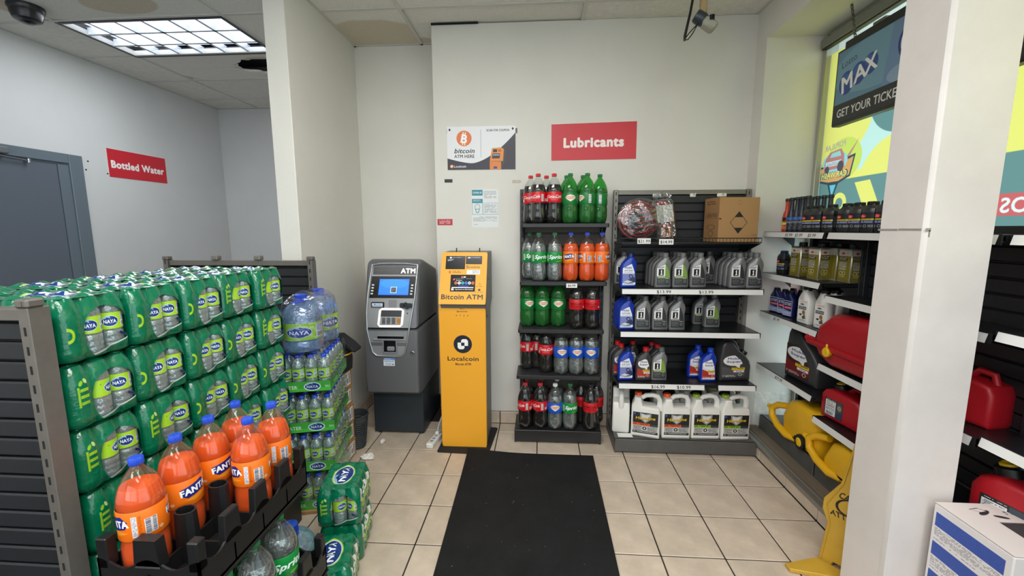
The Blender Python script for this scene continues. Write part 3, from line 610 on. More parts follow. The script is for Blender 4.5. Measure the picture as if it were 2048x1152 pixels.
K_M1G = quart('motor_oil_bottle', M_SILV, L_M1G, C_GREY); K_M1K = quart('motor_oil_bottle', M_SILV, L_M1K, C_GREY); K_ATF = quart('transmission_fluid_bottle', M_BLUP, L_ATF, M_NVY); K_SUP = quart('motor_oil_bottle', M_DKG, L_SUP, C_RED); K_SPE = quart('motor_oil_bottle', M_BLUP, L_SPE, C_BLUE)
GALL = [(-.092, 0), (.092, 0), (.097, .008), (.097, .165), (.092, .205), (.085, .22), (-.02, .222), (-.03, .262), (-.034, .285), (-.078, .285), (-.080, .262), (-.096, .225), (-.097, .008)]
def gallon(lab, cap):
    def build():
        o = thing('coolant_jug', 'x', 'jug')
        g = G(); g.prism(GALL, -.06, .06, 'y', 0, .014)
        g.tube([(-.028, 0, .268), (-.005, 0, .288), (.04, 0, .296), (.075, 0, .288), (.089, 0, .262), (.088, 0, .215), (.086, 0, .19)], [.015, .017, .017, .018, .018, .02, .02], 12)
        obj('bottle', g, M_WHP, o, ang=50)
        g = G(); g.quad((-.084, -.0606, .03), (.084, -.0606, .03), (.084, -.0606, .182), (-.084, -.0606, .182)); obj('label', g, lab, o)
        g = G(); g.x = Matrix.Translation((-.056, 0, 0)); g.lathe([(.022, .284), (.0245, .286), (.024, .304), (.021, .308)], 28, mod=lambda t, z: 1+.02*math.cos(24*t)); obj('cap', g, cap, o)
        return o
    return Maker(build)
K_HVO = gallon(L_HVO, C_ORG); K_HVG = gallon(L_HVG, C_LIME); K_HVY = gallon(L_HVG, C_YEL)
BJUG = [(-.105, 0), (.105, 0), (.11, .01), (.11, .16), (.10, .245), (.088, .272), (.045, .28), (.018, .262), (-.015, .22), (-.07, .175), (-.098, .14), (-.11, .10), (-.11, .01)]
def oiljug(name, lab):
    def build():
        o = thing(name, 'x', 'jug')
        g = G(); g.prism([(-x, z) for x, z in BJUG], -.055, .055, 'y', 0, .016); g.tube([(-.085, 0, .26), (-.03, 0, .285), (.005, 0, .258), (.03, 0, .21)], .017, 10); obj('bottle', g, M_DKG, o, ang=50)
        g = G(); poly_label(g, [(-.098, .022), (.062, .022), (.066, .09), (.030, .150), (-.02, .188), (-.098, .188)], -.0556); obj('label', g, lab, o)
        g = G(); g.x = Matrix.Translation((.066, 0, .165)) @ Matrix.Rotation(.6, 4, 'Y'); g.lathe([(.022, .0), (.024, .01), (.024, .034), (.02, .038)], 24); obj('cap', g, C_BLACK, o)
        return o
    return Maker(build)
K_JUG = oiljug('motor_oil_jug', L_JUG); K_JUGG = oiljug('motor_oil_jug', L_JUGG)
def slim(body, lab, cap):
    def build():
        o = thing('additive_bottle', 'x', 'bottle'); g = G(); g.lathe([(.024, 0), (.0255, .004), (.0255, .10), (.021, .125), (.0135, .145), (.0125, .185), (.0125, .205)], 20); obj('bottle', g, body, o)
        g = G(); g.lathe([(.0258, .012), (.0258, .095)], 20, uv=True, caps=False); obj('label', g, lab, o); g = cap_g(.0155, .203, .222, 16); obj('cap', g, cap, o); return o
    return Maker(build)
def squat(body, lab, cap, h=.152, w=.036):
    def build():
        o = thing('additive_bottle', 'x', 'bottle'); g = G()
        sq = lambda t, z: 1/max(abs(math.cos(t)), abs(math.sin(t)))**.45
        g.lathe([(w*.9, 0), (w*.97, .005), (w, .02), (w, h*.74), (w*.86, h*.82), (w*.62, h*.90), (w*.6, h*.93)], 32, mod=sq); obj('bottle', g, body, o)
        g = G(); g.lathe([(w*1.012, h*.12), (w*1.012, h*.66)], 32, uv=True, caps=False, mod=sq); obj('label', g, lab, o); g = cap_g(w*.66, h*.90, h*1.02, 22); obj('cap', g, cap, o); return o
    return Maker(build)
M_REDB = mat('red_orange_plastic', (206, 60, 34), .35); M_SMK = mat('smoky_plastic', (44, 46, 46), .3)
L_RDB = printed('red_bottle_label', (lambda c: (c.rect(0, 0, 200, 30, (30, 26, 24)), c.ell(60, 58, 26, 14, (232, 220, 60)), c.ell(160, 58, 26, 14, (232, 220, 60)), c.lines(30, 80, 190, 115, 5, (240, 200, 120)), c)[-1])(Cv(200, 120, (190, 44, 30))), .35)
L_BKB = printed('dark_bottle_label', (lambda c: (c.rect(0, 0, 200, 26, (60, 110, 190)), c.lines(10, 34, 190, 60, 3, (190, 196, 210)), c.lines(10, 70, 190, 115, 6, (110, 116, 126)), c)[-1])(Cv(200, 120, (28, 32, 44))), .35)
K_SLR = slim(M_REDB, L_RDB, C_BLACK); K_SLB = slim(mat('dark_blue_grey_plastic', (36, 42, 56), .35), L_BKB, C_BLACK); K_SQ = squat(M_SMK, L_ADD, C_BLACK); K_SQS = squat(M_SMK, L_ADD, M_NVY, .15, .034)
def tin():
    o = thing('fuel_tin', 'x', 'tin'); g = G(); g.box(-.045, .045, -.045, .045, 0, .19, bev=.004); g.box(-.0465, .0465, -.0465, .0465, 0, .006, bev=.002); g.box(-.0465, .0465, -.0465, .0465, .184, .190, bev=.002); obj('body', g, mat('tin_metal', (170, 168, 158), .3, .8), o)
    g = G()
    for k in range(4):
        g.x = Matrix.Rotation(k*PI/2, 4, 'Z'); g.quad((-.0415, -.0455, .010), (.0415, -.0455, .010), (.0415, -.0455, .180), (-.0415, -.0455, .180))
    obj('print', g, L_TIN, o); g = cap_g(.022, .19, .216, 18); obj('cap', g, C_BLACK, o); return o
K_TIN = Maker(tin)
def flask(body, lab, cap, w=.036, h=.19):
    def build():
        o = thing('treatment_bottle', 'x', 'bottle'); g = G(); g.prism([(-w, 0), (w, 0), (w*1.03, .006), (w*1.03, h*.68), (w*.42, h*.88), (w*.42, h*.93), (-w*.42, h*.93), (-w*.42, h*.88), (-w*1.03, h*.68), (-w*1.03, .006)], -w*.62, w*.62, 'y', 0, .006); obj('bottle', g, body, o, ang=50)
        g = G(); g.quad((-w*.9, -w*.63, h*.06), (w*.9, -w*.63, h*.06), (w*.9, -w*.63, h*.64), (-w*.9, -w*.63, h*.64)); obj('label', g, lab, o); g = cap_g(w*.52, h*.90, h*1.01, 18); obj('cap', g, cap, o); return o
    return Maker(build)
K_BLU = flask(M_NVY, L_BLU, C_BLACK, .036, .17); K_WHI = flask(M_WHP, L_WHI, C_BLACK, .042, .225)
# ------------------------------------------------------------------ gondola racks
M_RK = mat('rack_charcoal', (50, 50, 52), .42, .2, noise=(30, .12)); M_RKB = mat('rack_black_panel', (30, 32, 36), .45); M_RKG = mat('rack_grey_post', (128, 124, 116), .4, .4, noise=(25, .08)); M_RKD = mat('rack_base_grey', (92, 92, 90), .45, .2, noise=(12, .12)); M_SLOT = mat('slot_dark', (14, 14, 15), .8)
M_SHF = mat('shelf_black', (30, 31, 34), .3, .2, noise=(14, .15)); M_BRN = mat('rack_brown_slat', (70, 62, 56), .5)
def strip_mat(texts, w, bgc=(226, 226, 224)):
    cv = Cv(int(w*900), 36, bgc); cv.rect(0, 0, int(w*900), 3, (200, 200, 198))
    for f, s_, h in texts: cv.text(s_, f*w*900, 18, h, (30, 30, 34), .01)
    return printed('price_strip', cv, .4)
M_STRIP = mat('price_strip_white', (224, 224, 222), .4)
def rack(name, label, u0, u1, back, top, base, shelves, face='y', post=M_RKG, panel=M_RKB, basem=M_RKD, slat=.062, zlow=.12, pw=.03, hooks=True, group=None):
    o = thing(name, label, 'shelf rack', ((u0+u1)/2, back, 0) if face == 'y' else (back, (u0+u1)/2, 0), 0, group)
    off = Vector(o.location)
    def B(g, a, b, d0, d1, z0, z1, m=0, bev=0):
        if face == 'y': g.box(a, b, d0, d1, z0, z1, m, bev)
        else: g.box(d0, d1, a, b, z0, z1, m, bev)
    def O(nm, g, m, par, **k):
        g.v = [tuple(Vector(p)-off) for p in g.v]; return obj(nm, g, m, par, **k)
    z = zlow
    while z < top-.03:
        g = G(); h = min(slat, top-.03-z); B(g, u0+pw, u1-pw, back-.022, back-.006, z+.003, z+h-.003, 0, .004); O('slat', g, panel, o, smooth=False); z += slat
    g = G(); B(g, u0+pw, u1-pw, back-.006, back, zlow, top-.02); O('back_panel', g, panel, o, smooth=False)
    g = G(); B(g, u0+pw, u1-pw, back-.034, back+.004, top-.032, top, 0, .003); O('top_rail', g, post, o, smooth=False)
    for s_, a in ((0, u0), (1, u1-pw)):
        g = G(); B(g, a, a+pw, back-.045, back+.005, 0, top+.003, 0, .002); p = O('upright', g, post, o, smooth=False)
        g = G(); q = .14
        while q < top-.02: B(g, a+pw*.4, a+pw*.6, back-.0456, back-.044, q, q+.022); q += .05
        so = O('slot_row', g, M_SLOT, p, smooth=False); so['kind'] = 'stuff'
        if hooks:
            g = G(); B(g, a-.004, a+pw+.004, back-.048, back-.006, top+.003, top+.026, 0, .005); B(g, a+pw*.3, a+pw*.7, back-.0495, back-.047, top+.008, top+.02); O('hook_cap', g, post, p, smooth=False)
    if base:
        b0, b1, bd, bz = base
        g = G(); B(g, b0, b1, bd, bd+.018, .012, bz, 0, .004); B(g, b0, b1, bd+.002, back, bz-.018, bz, 0, .003); B(g, b0, b0+.012, bd+.01, back, .0, bz-.01); B(g, b1-.012, b1, bd+.01, back, .0, bz-.01); B(g, b0+.02, b1-.02, bd+.03, bd+.04, 0, .02); O('base_deck', g, basem, o, smooth=False)
    for sh in shelves:
        z, d, a, b = sh['z'], sh['d'], sh['a'], sh['b']; th = .028
        g = G(); B(g, a, b, d, back-.03, z-.006, z, 0, .002); B(g, a, b, d, d+.012, z-th, z-.002, 0, .003); B(g, a, a+.008, d, back-.03, z-th*.8, z-.004); B(g, b-.008, b, d, back-.03, z-th*.8, z-.004)
        s = O('shelf', g, sh.get('m', M_SHF), o, smooth=False)
        for e_ in (a+.002, b-.005):
            pl = [(d+.10, z-.026), (back-.04, z-.026), (back-.04, z-.11)]
            g = G()
            if face == 'y': g.prism(pl, e_, e_+.003, 'x')
            else: g.prism([(p, q) for p, q in pl], e_, e_+.003, 'y')
            O('bracket', g, M_RK, s, smooth=False)
        for (sa, sb, tx) in sh.get('strips', []):
            g = G(); dd, d2 = d-.006, d-.014
            B(g, sa, sb, d-.005, d, z-.036, z+.001)
            if face == 'y': g.quad((sa+.008, d2, z-.034), (sb-.008, d2, z-.034), (sb-.008, dd, z-.001), (sa+.008, dd, z-.001), 1)
            else: g.quad((d2, sb-.008, z-.034), (d2, sa+.008, z-.034), (dd, sa+.008, z-.001), (dd, sb-.008, z-.001), 1)
            O('price_strip', g, [M_SLOT, strip_mat(tx, sb-sa) if tx else M_STRIP], s, smooth=False)
    return o
def tagcard(label, c, w, h, text, face='y', px=None, group=None):
    cv = Cv(int(w*1600), int(h*1600), (236, 236, 234)); cv.text(text, w*800, h*800, h*900, (26, 26, 28), .015)
    g = G(); g.box(-w/2, w/2, -.0012, .0012, -h/2, h/2); g.quad((-w/2+.001, -.0016, -h/2+.001), (w/2-.001, -.0016, -h/2+.001), (w/2-.001, -.0016, h/2-.001), (-w/2+.001, -.0016, h/2-.001), 1)
    o = obj('price_card', g, [WHM, printed('price_card_print', cv, .5)], smooth=False); o.location = c; return tag(o, label, 'price tag', group)
WHM = mat('card_white', (234, 233, 229), .5)
# soda rack: nearer the cash machines
SZ = [1.59, 1.19, .85, .51]
soda_rack = rack('gondola_rack', 'narrow charcoal gondola rack full of big soda bottles beside the orange kiosk', -.145, .475, 3.19, 1.835, (-.175, .452, 2.92, .10),
    [dict(z=z, d=2.93, a=a, b=b, m=M_RK) for z, a, b in zip(SZ, (-.126, -.137, -.149, -.160), (.468, .463, .452, .445))], post=M_RK, panel=M_BRN, basem=mat('rack_base_black', (40, 40, 42), .4, .2), slat=.1, hooks=False)
tagcard('white price card $4.99 clipped under the orange sodas', (.222, 2.9175, 1.165), .075, .03, '$4.99')
def place(rows, frm, shelfname, group):
    for rn, items in rows:
        items = sorted(items, key=lambda i: i[1])
        for n, it in enumerate(items):
            mk, x, y, z, rz, desc = it
            mk((x, y, z), rz, f'{desc}, {ORD[n]} from {frm} in {rn}', group)
A0 = 'cola bottle with red cap'; A1 = 'cola bottle with black cap'; A2 = 'clear lemon-lime soda'; A3 = 'orange soda'; A4 = 'green ginger ale'; A5 = 'club soda, blue label'
z = SZ[0]
place([('top front row', [(K_COKE, -.013, 2.99, z, -.7, A0), (K_COKE, .096, 2.99, z, .1, A0), (K_GIN, .206, 2.99, z, 0, A4), (K_GIN, .322, 2.99, z, -1.1, A4)]),
       ('top back row', [(K_COKE, -.067, 3.095, z, .1, A0), (K_COKE, .045, 3.105, z, .1, A0), (K_GIN, .188, 3.105, z, 0, A4), (K_GIN, .303, 3.105, z, 0, A4), (K_GIN, .415, 3.06, z, -1.4, A4)])], 'orange kiosk', '', 'sodas on the top shelf')
z = SZ[1]
place([('second shelf row', [(K_SPR, -.073, 3.10, z, .6, A2), (K_SPR, -.006, 2.99, z, .55, A2), (K_SPR, .105, 2.99, z, .3, A2), (K_FAN, .217, 2.99, z, -.3, A3), (K_FAN, .329, 2.99, z, -1.3, A3), (K_FAN, .433, 3.0, z, 1.2, A3)])], 'orange kiosk', '', 'sodas on the second shelf')
z = SZ[2]
place([('third shelf row', [(K_GIN, -.088, 3.06, z, .4, A4), (K_GIN, .021, 3.06, z, .2, A4), (K_GIN, .137, 3.06, z, 0, A4), (K_ZERO, .265, 3.0, z, -.35, A1), (K_ZERO, .375, 3.0, z, -.45, A1)])], 'orange kiosk', '', 'sodas on the third shelf')
z = SZ[3]
place([('fourth shelf front row', [(K_COKE, -.088, 3.10, z, 1.9, A0), (K_COKE, .050, 3.03, z, .1, A0), (K_CLUB, .160, 3.0, z, .1, A5), (K_CLUB, .268, 3.0, z, .1, A5), (K_CLUB, .377, 3.0, z, -.15, A5)]),
       ('fourth shelf back row', [(K_COKE, -.012, 3.125, z, 1.7, A0)])], 'orange kiosk', '', 'sodas on the fourth shelf')
z = .10
place([('bottom front row', [(K_COKE, -.100, 2.985, z, -1.0, A0), (K_COKE, .011, 2.985, z, -1.0, A0), (K_CLUB, .120, 2.98, z, 0, A5), (K_SPR, .229, 2.985, z, .35, A2), (K_ZERO, .378, 2.98, z, -.3, A1)]),
       ('bottom back row', [(K_COKE, -.088, 3.10, z, 1, A0), (K_COKE, .025, 3.10, z, 1, A0), (K_CLUB, .137, 3.095, z, 1, A5), (K_ZERO, .318, 3.09, z, 0, A1), (K_ZERO, .432, 3.085, z, .4, A1)])], 'orange kiosk', '', 'sodas on the rack base')
# lubricant rack in the corner
def st(z, d, tx=None, cuts=((.537, 1.452),), m=M_SHF): return dict(z=z, d=d, a=.537, b=1.452, strips=[(a, b, tx[i] if tx else None) for i, (a, b) in enumerate(cuts)], m=m)
lube_rack = rack('gondola_rack', 'wide grey posted gondola rack of motor oil standing in the corner below the red sign', .530, 1.482, 3.19, 1.825, (.532, 1.484, 2.815, .105),
    [st(1.16, 2.82, [[(.30, '$13.99', 22), (.60, '$13.99', 22)]]), st(.87, 2.82), st(.51, 2.82, [[(.46, '$16.99', 22), (.76, '$10.99', 22)], None], ((.537, 1.12), (1.195, 1.452)))], hooks=False)
# wire-fronted top shelf, one of its parts
off = lube_rack.location
g = G(); g.box(.545, 1.43, 2.86, 3.16, 1.452, 1.456)
for q in np.arange(2.86, 3.16, .03): g.tube([(.545, q, 1.46), (1.43, q, 1.46)], .002, 5)
g.v = [tuple(Vector(p)-off) for p in g.v]; ws = obj('wire_shelf', g, M_RKB, lube_rack, smooth=False)
g = G()
for zz in (1.462, 1.49): g.tube([(.50, 2.90, zz), (.545, 2.852, zz), (1.43, 2.852, zz), (1.43, 3.1, zz)], .003, 6)
for q in np.arange(.55, 1.44, .022): g.tube([(q, 2.852, 1.462), (q, 2.852, 1.49)], .0014, 4)
g.prism([(2.862, 1.452), (3.15, 1.452), (3.15, 1.36)], 1.425, 1.429, 'x'); g.prism([(2.862, 1.452), (3.15, 1.452), (3.15, 1.36)], .545, .549, 'x')
g.v = [tuple(Vector(p)-off) for p in g.v]; obj('wire_front', g, M_RKB, ws, ang=60)
tagcard('white $21.99 card on the wire lip below the coiled cables', (.682, 2.845, 1.472), .085, .036, '$21.99')
tagcard('white $14.99 card on the wire lip below the bagged clamps', (.825, 2.845, 1.467), .092, .036, '$14.99')
for n, (x, w) in enumerate(((.835, .06), (1.085, .04), (1.285, .065))):
    g = G(); g.box(x-w/2, x+w/2, 3.150, 3.164, 1.775, 1.80, bev=.004); g.box(x-.004, x+.004, 3.10, 3.155, 1.792, 1.797)
    tag(obj('tag_holder', g, WHM, smooth=False), 'small white tag holder clipped to the black slats, '+('above the bagged clamps', 'between the other two', 'above the brown carton')[n], 'tag holder', 'tag holders on the slats')
# jumper cables in clear bags
M_RED_C = mat('red_cable', (196, 44, 40), .4); M_BLK_C = mat('black_cable', (26, 26, 28), .4); M_BAG = clear('clear_bag', (236, 238, 240), .12, .55, .12, .02, bump=(28, .9)); M_COP = mat('copper_clamp', (206, 128, 84), .3, .9)
t = thing('jumper_cables', 'coil of red and black jumper cables in a clear bag on the wire shelf', 'jumper cables', (.688, 3.045, 1.462))
rg = random.Random(3)
for m_, r_, nm in ((M_RED_C, 0, 'red_cable'), (M_BLK_C, 1, 'black_cable')):
    g = G()
    for k in range(3):
        R = .085+.022*k+r_*.008; P = []
        for q in range(36):
            a = 2*PI*q/36; P.append((R*math.cos(a)*1.0, (rg.uniform(-.004, .004)+(k-1)*.02+r_*.011), .148+R*math.sin(a)*1.0))
        g.tube(P, .0058, 7, closed=True)
    for k in range(5):
        zz = .06+k*.034; g.tube([(-.02+r_*.01, -.045+r_*.012, zz), (.05, -.055, zz+.012), (.11-.004*k, -.04, zz+.034+r_*.01)], .0055, 6)
    obj(nm, g, m_, t, ang=60)
g = G()
nx, nz = 18, 18; P = []; F = []
for i in range(nx+1):
    for j in range(nz+1):
        u, v = i/nx*2-1, j/nz*2-1; rr = max(0, 1-(u*u+v*v)*.62)**.5
        k = 1/max(1, math.sqrt(u*u+v*v)*1.0)
        P.append((u*k*.158, -.075*rr-.01+.004*math.sin(9*u+5*v), .150+v*k*.148))
for i in range(nx):
    for j in range(nz): a = i*(nz+1)+j; F.append((a, a+nz+1, a+nz+2, a+1))
g.add(P, F); obj('bag', g, M_BAG, t)
t = thing('booster_cable_pack', 'clear bag of booster cables with copper clamps leaning on the black slats', 'jumper cables', (.878, 3.02, 1.462)); t.rotation_euler = (-.22, -.10, 0)
g = G()
for k in range(4):
    R = .07+.007*k; g.tube([(R*math.cos(a)*.8, -.012+.008*k, .19+R*1.1*math.sin(a)) for a in np.linspace(0, 2*PI, 30)[:-1]], .005, 6, closed=True)
obj('red_cable', g, M_RED_C, t, ang=60)
g = G(); g.tube([(-.07, 0, .03), (-.05, .01, .10), (0, .012, .20), (.05, .01, .10), (.07, 0, .03)], .006, 7); obj('black_cable', g, M_BLK_C, t, ang=60)
for sx in (-1, 1):
    g = G(); g.prism([(sx*.012, .02), (sx*.022, .02), (sx*.026, .09), (sx*.016, .11), (sx*.010, .06)], -.035, -.012, 'y', 0, .003); g.prism([(sx*.032, .02), (sx*.040, .025), (sx*.030, .10), (sx*.026, .10)], -.035, -.012, 'y', 0, .003); obj('clamp', g, M_COP, t)
g = G(); g.box(-.075, .075, -.040, .03, .008, .30, bev=.02); g.tube([(-.05, -.01, .30), (-.03, 0, .33), (.03, 0, .335), (.06, 0, .31)], .022, 8); obj('bag', g, M_BAG, t)
g = G(); g.box(-.055, .055, -.042, -.041, .13, .25); obj('insert_card', g, mat('silver_insert', (176, 176, 172), .3, .4, bump=(40, .8)), t, smooth=False)
# brown carton with a diamond mark
M_CARD = mat('brown_cardboard', (168, 128, 84), .75, noise=(14, .06))
cv = Cv(300, 300, (172, 131, 86)); K_ = (34, 28, 24)
cv.poly([(150, 92), (216, 168), (150, 244), (84, 168)], K_); cv.poly([(150, 97), (212, 168), (150, 239), (88, 168)], (172, 131, 86)); cv.poly([(150, 97), (181, 132), (119, 132)], K_); cv.poly([(150, 239), (181, 204), (119, 204)], K_)
cv.ell(150, 34, 15, 15, (142, 104, 66), inner=.8); cv.lines(256, 250, 292, 262, 2, (110, 80, 50)); cv.rect(0, 138, 18, 148, (90, 56, 36))
cv2 = Cv(120, 300, (160, 120, 78)); cv2.lines(20, 20, 90, 50, 2, (90, 64, 40)); cv2.rect(10, 100, 110, 140, (120, 86, 54)); cv2.rect(13, 103, 107, 137, (160, 120, 78)); cv2.lines(16, 108, 104, 134, 3, (80, 56, 36)); cv2.ell(60, 200, 34, 18, (110, 78, 48), inner=.8); cv2.ell(60, 244, 22, 22, (110, 78, 48), inner=.8)
t = thing('carton', 'brown cardboard carton with a black diamond mark on the wire shelf', 'box', (1.305, 3.035, 1.462), .10)
g = G(); g.box(-.135, .135, -.10, .10, 0, .295, bev=.003); obj('box', g, M_CARD, t, smooth=False)
g = G(); g.quad((-.134, -.1008, .002), (.134, -.1008, .002), (.134, -.1008, .293), (-.134, -.1008, .293)); obj('printed_face', g, printed('carton_front', cv, .75), t, smooth=False)
g = G(); g.quad((-.1358, .098, .002), (-.1358, -.098, .002), (-.1358, -.098, .293), (-.1358, .098, .293)); obj('printed_side', g, printed('carton_side', cv2, .75), t, smooth=False)
# oil on the shelves
B1 = 'silver oil bottle, green label'; B2 = 'silver oil bottle, black label'; B3 = 'blue transmission fluid bottle'; B4 = 'charcoal oil bottle with red cap'; B5 = 'blue oil bottle, blue cap'
rows = []
cols = [('first column', K_M1G, .824, 2.895, B1, 4), ('second column', K_M1G, .940, 2.90, B1, 4), ('third column', K_M1K, 1.056, 2.905, B2, 4), ('fifth column', K_M1K, 1.306, 2.895, B2, 4), ('sixth column', K_M1K, 1.414, 2.895, B2, 4)]
z = 1.16
K_ATF((.596, 2.895, z), .08, B3+' on the upper oil shelf at the soda end', 'oil on the upper shelf'); K_M1G((.585, 3.07, z), .1, B1+' behind the blue bottle on the upper oil shelf', 'oil on the upper shelf')
for cn, mk, x, y, d, n in cols:
    for q in range(n): mk((x-.004*q, y+.0655*q, z), 0, f'{d}, {ORD[q]} from the front, upper shelf {cn}', 'oil on the upper shelf')
K_M1K((1.196, 3.12, z), 0, B2+' alone at the back of the fourth column, upper oil shelf', 'oil on the upper shelf')
z = .87
for q in range(3): K_ATF((.590-.003*q, 2.893+.066*q, z), .06, f'{B3}, {ORD[q]} from the front on the middle oil shelf', 'oil on the middle shelf')
for c, x in enumerate((.703, .818, .930)):
    for q in range(3): K_M1K((x-.006*q, 2.895+.066*q, z), 0, f'{B2}, {ORD[q]} from the front in middle shelf column {ORD[c]}', 'oil on the middle shelf')
K_M1G((1.197, 2.99, z), 0, B1+', front one of the pair on the middle oil shelf', 'oil on the middle shelf'); K_M1G((1.152, 3.08, z), 0, B1+', rear one of the pair on the middle oil shelf', 'oil on the middle shelf')
z = .51
K_ATF((.602, 2.90, z), .06, B3+' in front on the lower oil shelf', 'oil on the lower shelf'); K_SUP((.722, 2.90, z), 0, B4+' in front on the lower oil shelf', 'oil on the lower shelf'); K_M1G((.830, 2.905, z), 0, B1+' in front on the lower oil shelf', 'oil on the lower shelf')
for q, (x, y) in enumerate(((.572, 2.985), (.560, 3.055), (.672, 3.07), (.800, 3.05), (.825, 2.985))): K_SUP((x, y, z), .1, f'{B4}, {ORD[q]} of the back row on the lower oil shelf', 'oil on the lower shelf')
K_SPE((1.160, 2.905, z), 0, B5+' in front on the lower oil shelf', 'oil on the lower shelf'); K_SPE((1.105, 2.985, z), 0, B5+' behind its twin on the lower oil shelf', 'oil on the lower shelf')
K_JUGG((1.345, 2.96, z), .12, 'big charcoal oil jug beside the blue bottles on the lower oil shelf', 'big oil jugs')
z = .105
for n, (mk, x, y, r, d) in enumerate(((K_HVO, .758, 2.905, -.28, 'orange capped'), (K_HVO, .952, 2.898, .0, 'orange capped'), (K_HVG, 1.152, 2.905, .03, 'green capped'), (K_HVG, 1.350, 2.905, .05, 'green capped'))):
    mk((x, y, z), r, f'white coolant jug, {d}, {ORD[n]} from the soda rack in the front row', 'coolant jugs on the rack base')
for n, (mk, x, d) in enumerate(((K_HVO, .930, 'orange capped'), (K_HVG, 1.125, 'green capped'), (K_HVG, 1.325, 'green capped'))):
    mk((x, 3.06, z), 0, f'white coolant jug, {d}, {ORD[n]} from the soda rack in the back row', 'coolant jugs on the rack base')
K_HVY((.604, 3.01, z), -1.75, 'white coolant jug with yellow cap seen edge on beside the soda rack', 'coolant jugs on the rack base')
g = G(); g.box(.56, .66, 2.845, 2.90, .105, .108); g.box(.57, .655, 2.84, 2.895, .108, .110); tag(obj('label_scrap', g, WHM, smooth=False), 'loose white label scraps on the grey rack base', 'paper')
# window rack: three bays along the glass, fronts towards the aisle
XS = 1.58
def sh(z, a, b, x=XS, strips=None): return dict(z=z, d=x, a=a, b=b, strips=strips or [(a, b, None)])
P5 = [(.34, '$5.99/', 20), (.52, '$5.99', 20), (.74, '$5.99', 20)]
bay1 = rack('window_rack', 'black rack bay before the printed window, holding additives and yellow fuel cans', 2.432, 2.90, 1.80, 1.56, (2.44, 3.06, 1.615, .205),
    [sh(1.53, 2.44, 3.075, 1.56, [(2.44, 3.075, [(.48, '$5.99/', 21), (.64, '$5.99', 21), (.84, '$5.99', 21)])]), sh(1.25, 2.44, 3.075, 1.565), sh(.975, 2.44, 3.075, 1.575, [(2.44, 3.075, [(.34, '$5.99', 20)])]), sh(.592, 2.44, 3.075, XS, [(2.44, 3.075, [(.46, '$27.99', 20)])])], 'x', post=M_RKB, hooks=False, group='rack bays along the window')
bay2 = rack('window_rack', 'black rack bay behind the white pier, holding red fuel cans', 1.55, 2.428, 1.80, 1.56, (1.55, 2.425, 1.615, .205),
    [sh(1.53, 1.55, 2.425, 1.565), sh(1.185, 1.55, 2.425), sh(.80, 1.55, 2.425), sh(.487, 1.55, 2.425)], 'x', post=M_RKB, hooks=False, group='rack bays along the window')
bay3 = rack('window_rack', 'black rack bay on the viewer side of the pier, mostly out of sight', .70, 1.535, 1.86, 1.60, (.70, 1.535, 1.615, .205),
    [sh(1.53, .70, 1.535), sh(1.20, .70, 1.535), sh(.815, .70, 1.535)], 'x', post=M_RKB, hooks=False, group='rack bays along the window')
FX = -PI/2; GA = 'goods on the window rack'
z = 1.53
K_SLR((1.68, 3.045, z), FX, 'slim red additive bottle at the corner end of the top window shelf', GA)
for n, y in enumerate((2.958, 2.900, 2.845, 2.79)): K_SLB((1.66, y, z), FX+.2, f'slim dark additive bottle, {ORD[n]} after the red one', GA)
for n, y in enumerate((3.0, 2.94, 2.88, 2.82, 2.76, 2.70)): K_SLB((1.735, y, z), FX, f'slim dark additive bottle, {ORD[n]} in the rear line of the top window shelf', GA)
for n, (x, y) in enumerate(((1.63, 2.70), (1.63, 2.62), (1.64, 2.53), (1.66, 2.44), (1.66, 2.355), (1.66, 2.265), (1.66, 2.175))): K_SQ((x, y, z), FX+.35, f'squat smoky additive bottle, {ORD[n]} from the slim ones on the top window shelf', GA)
z = 1.25
for n, (x, y) in enumerate(((1.655, 2.99), (1.73, 2.95))): K_SQS((x, y, z), FX+.4, f'squat navy capped bottle, {("in front", "behind")[n]}, beside the gold tins', GA)
for n, (x, y) in enumerate(((1.66, 2.80), (1.66, 2.62), (1.745, 2.73), (1.745, 2.60), (1.745, 2.485))): K_TIN((x, y, z), FX+.12, f'square gold fuel tin, {ORD[n]} from the corner on the second window shelf', GA)
z = .975
for n, (x, y) in enumerate(((1.645, 3.02), (1.655, 2.94), (1.645, 2.855), (1.735, 2.99), (1.735, 2.90))): K_BLU((x, y, z), FX+.3, f'navy treatment bottle, {ORD[n]} of five on the third window shelf', GA)
for n, (x, y) in enumerate(((1.70, 2.735), (1.63, 2.66), (1.70, 2.60), (1.70, 2.52), (1.76, 2.66), (1.77, 2.56), (1.64, 2.515))): K_WHI((x, y, z), FX+.15, f'white treatment bottle, {ORD[n]} of seven on the third window shelf', GA)
K_JUG((1.72, 2.70, .592), FX+.1, 'big charcoal oil jug on the fourth window shelf beside the red can', 'big oil jugs').scale = (1.3, 1.45, 1.18)
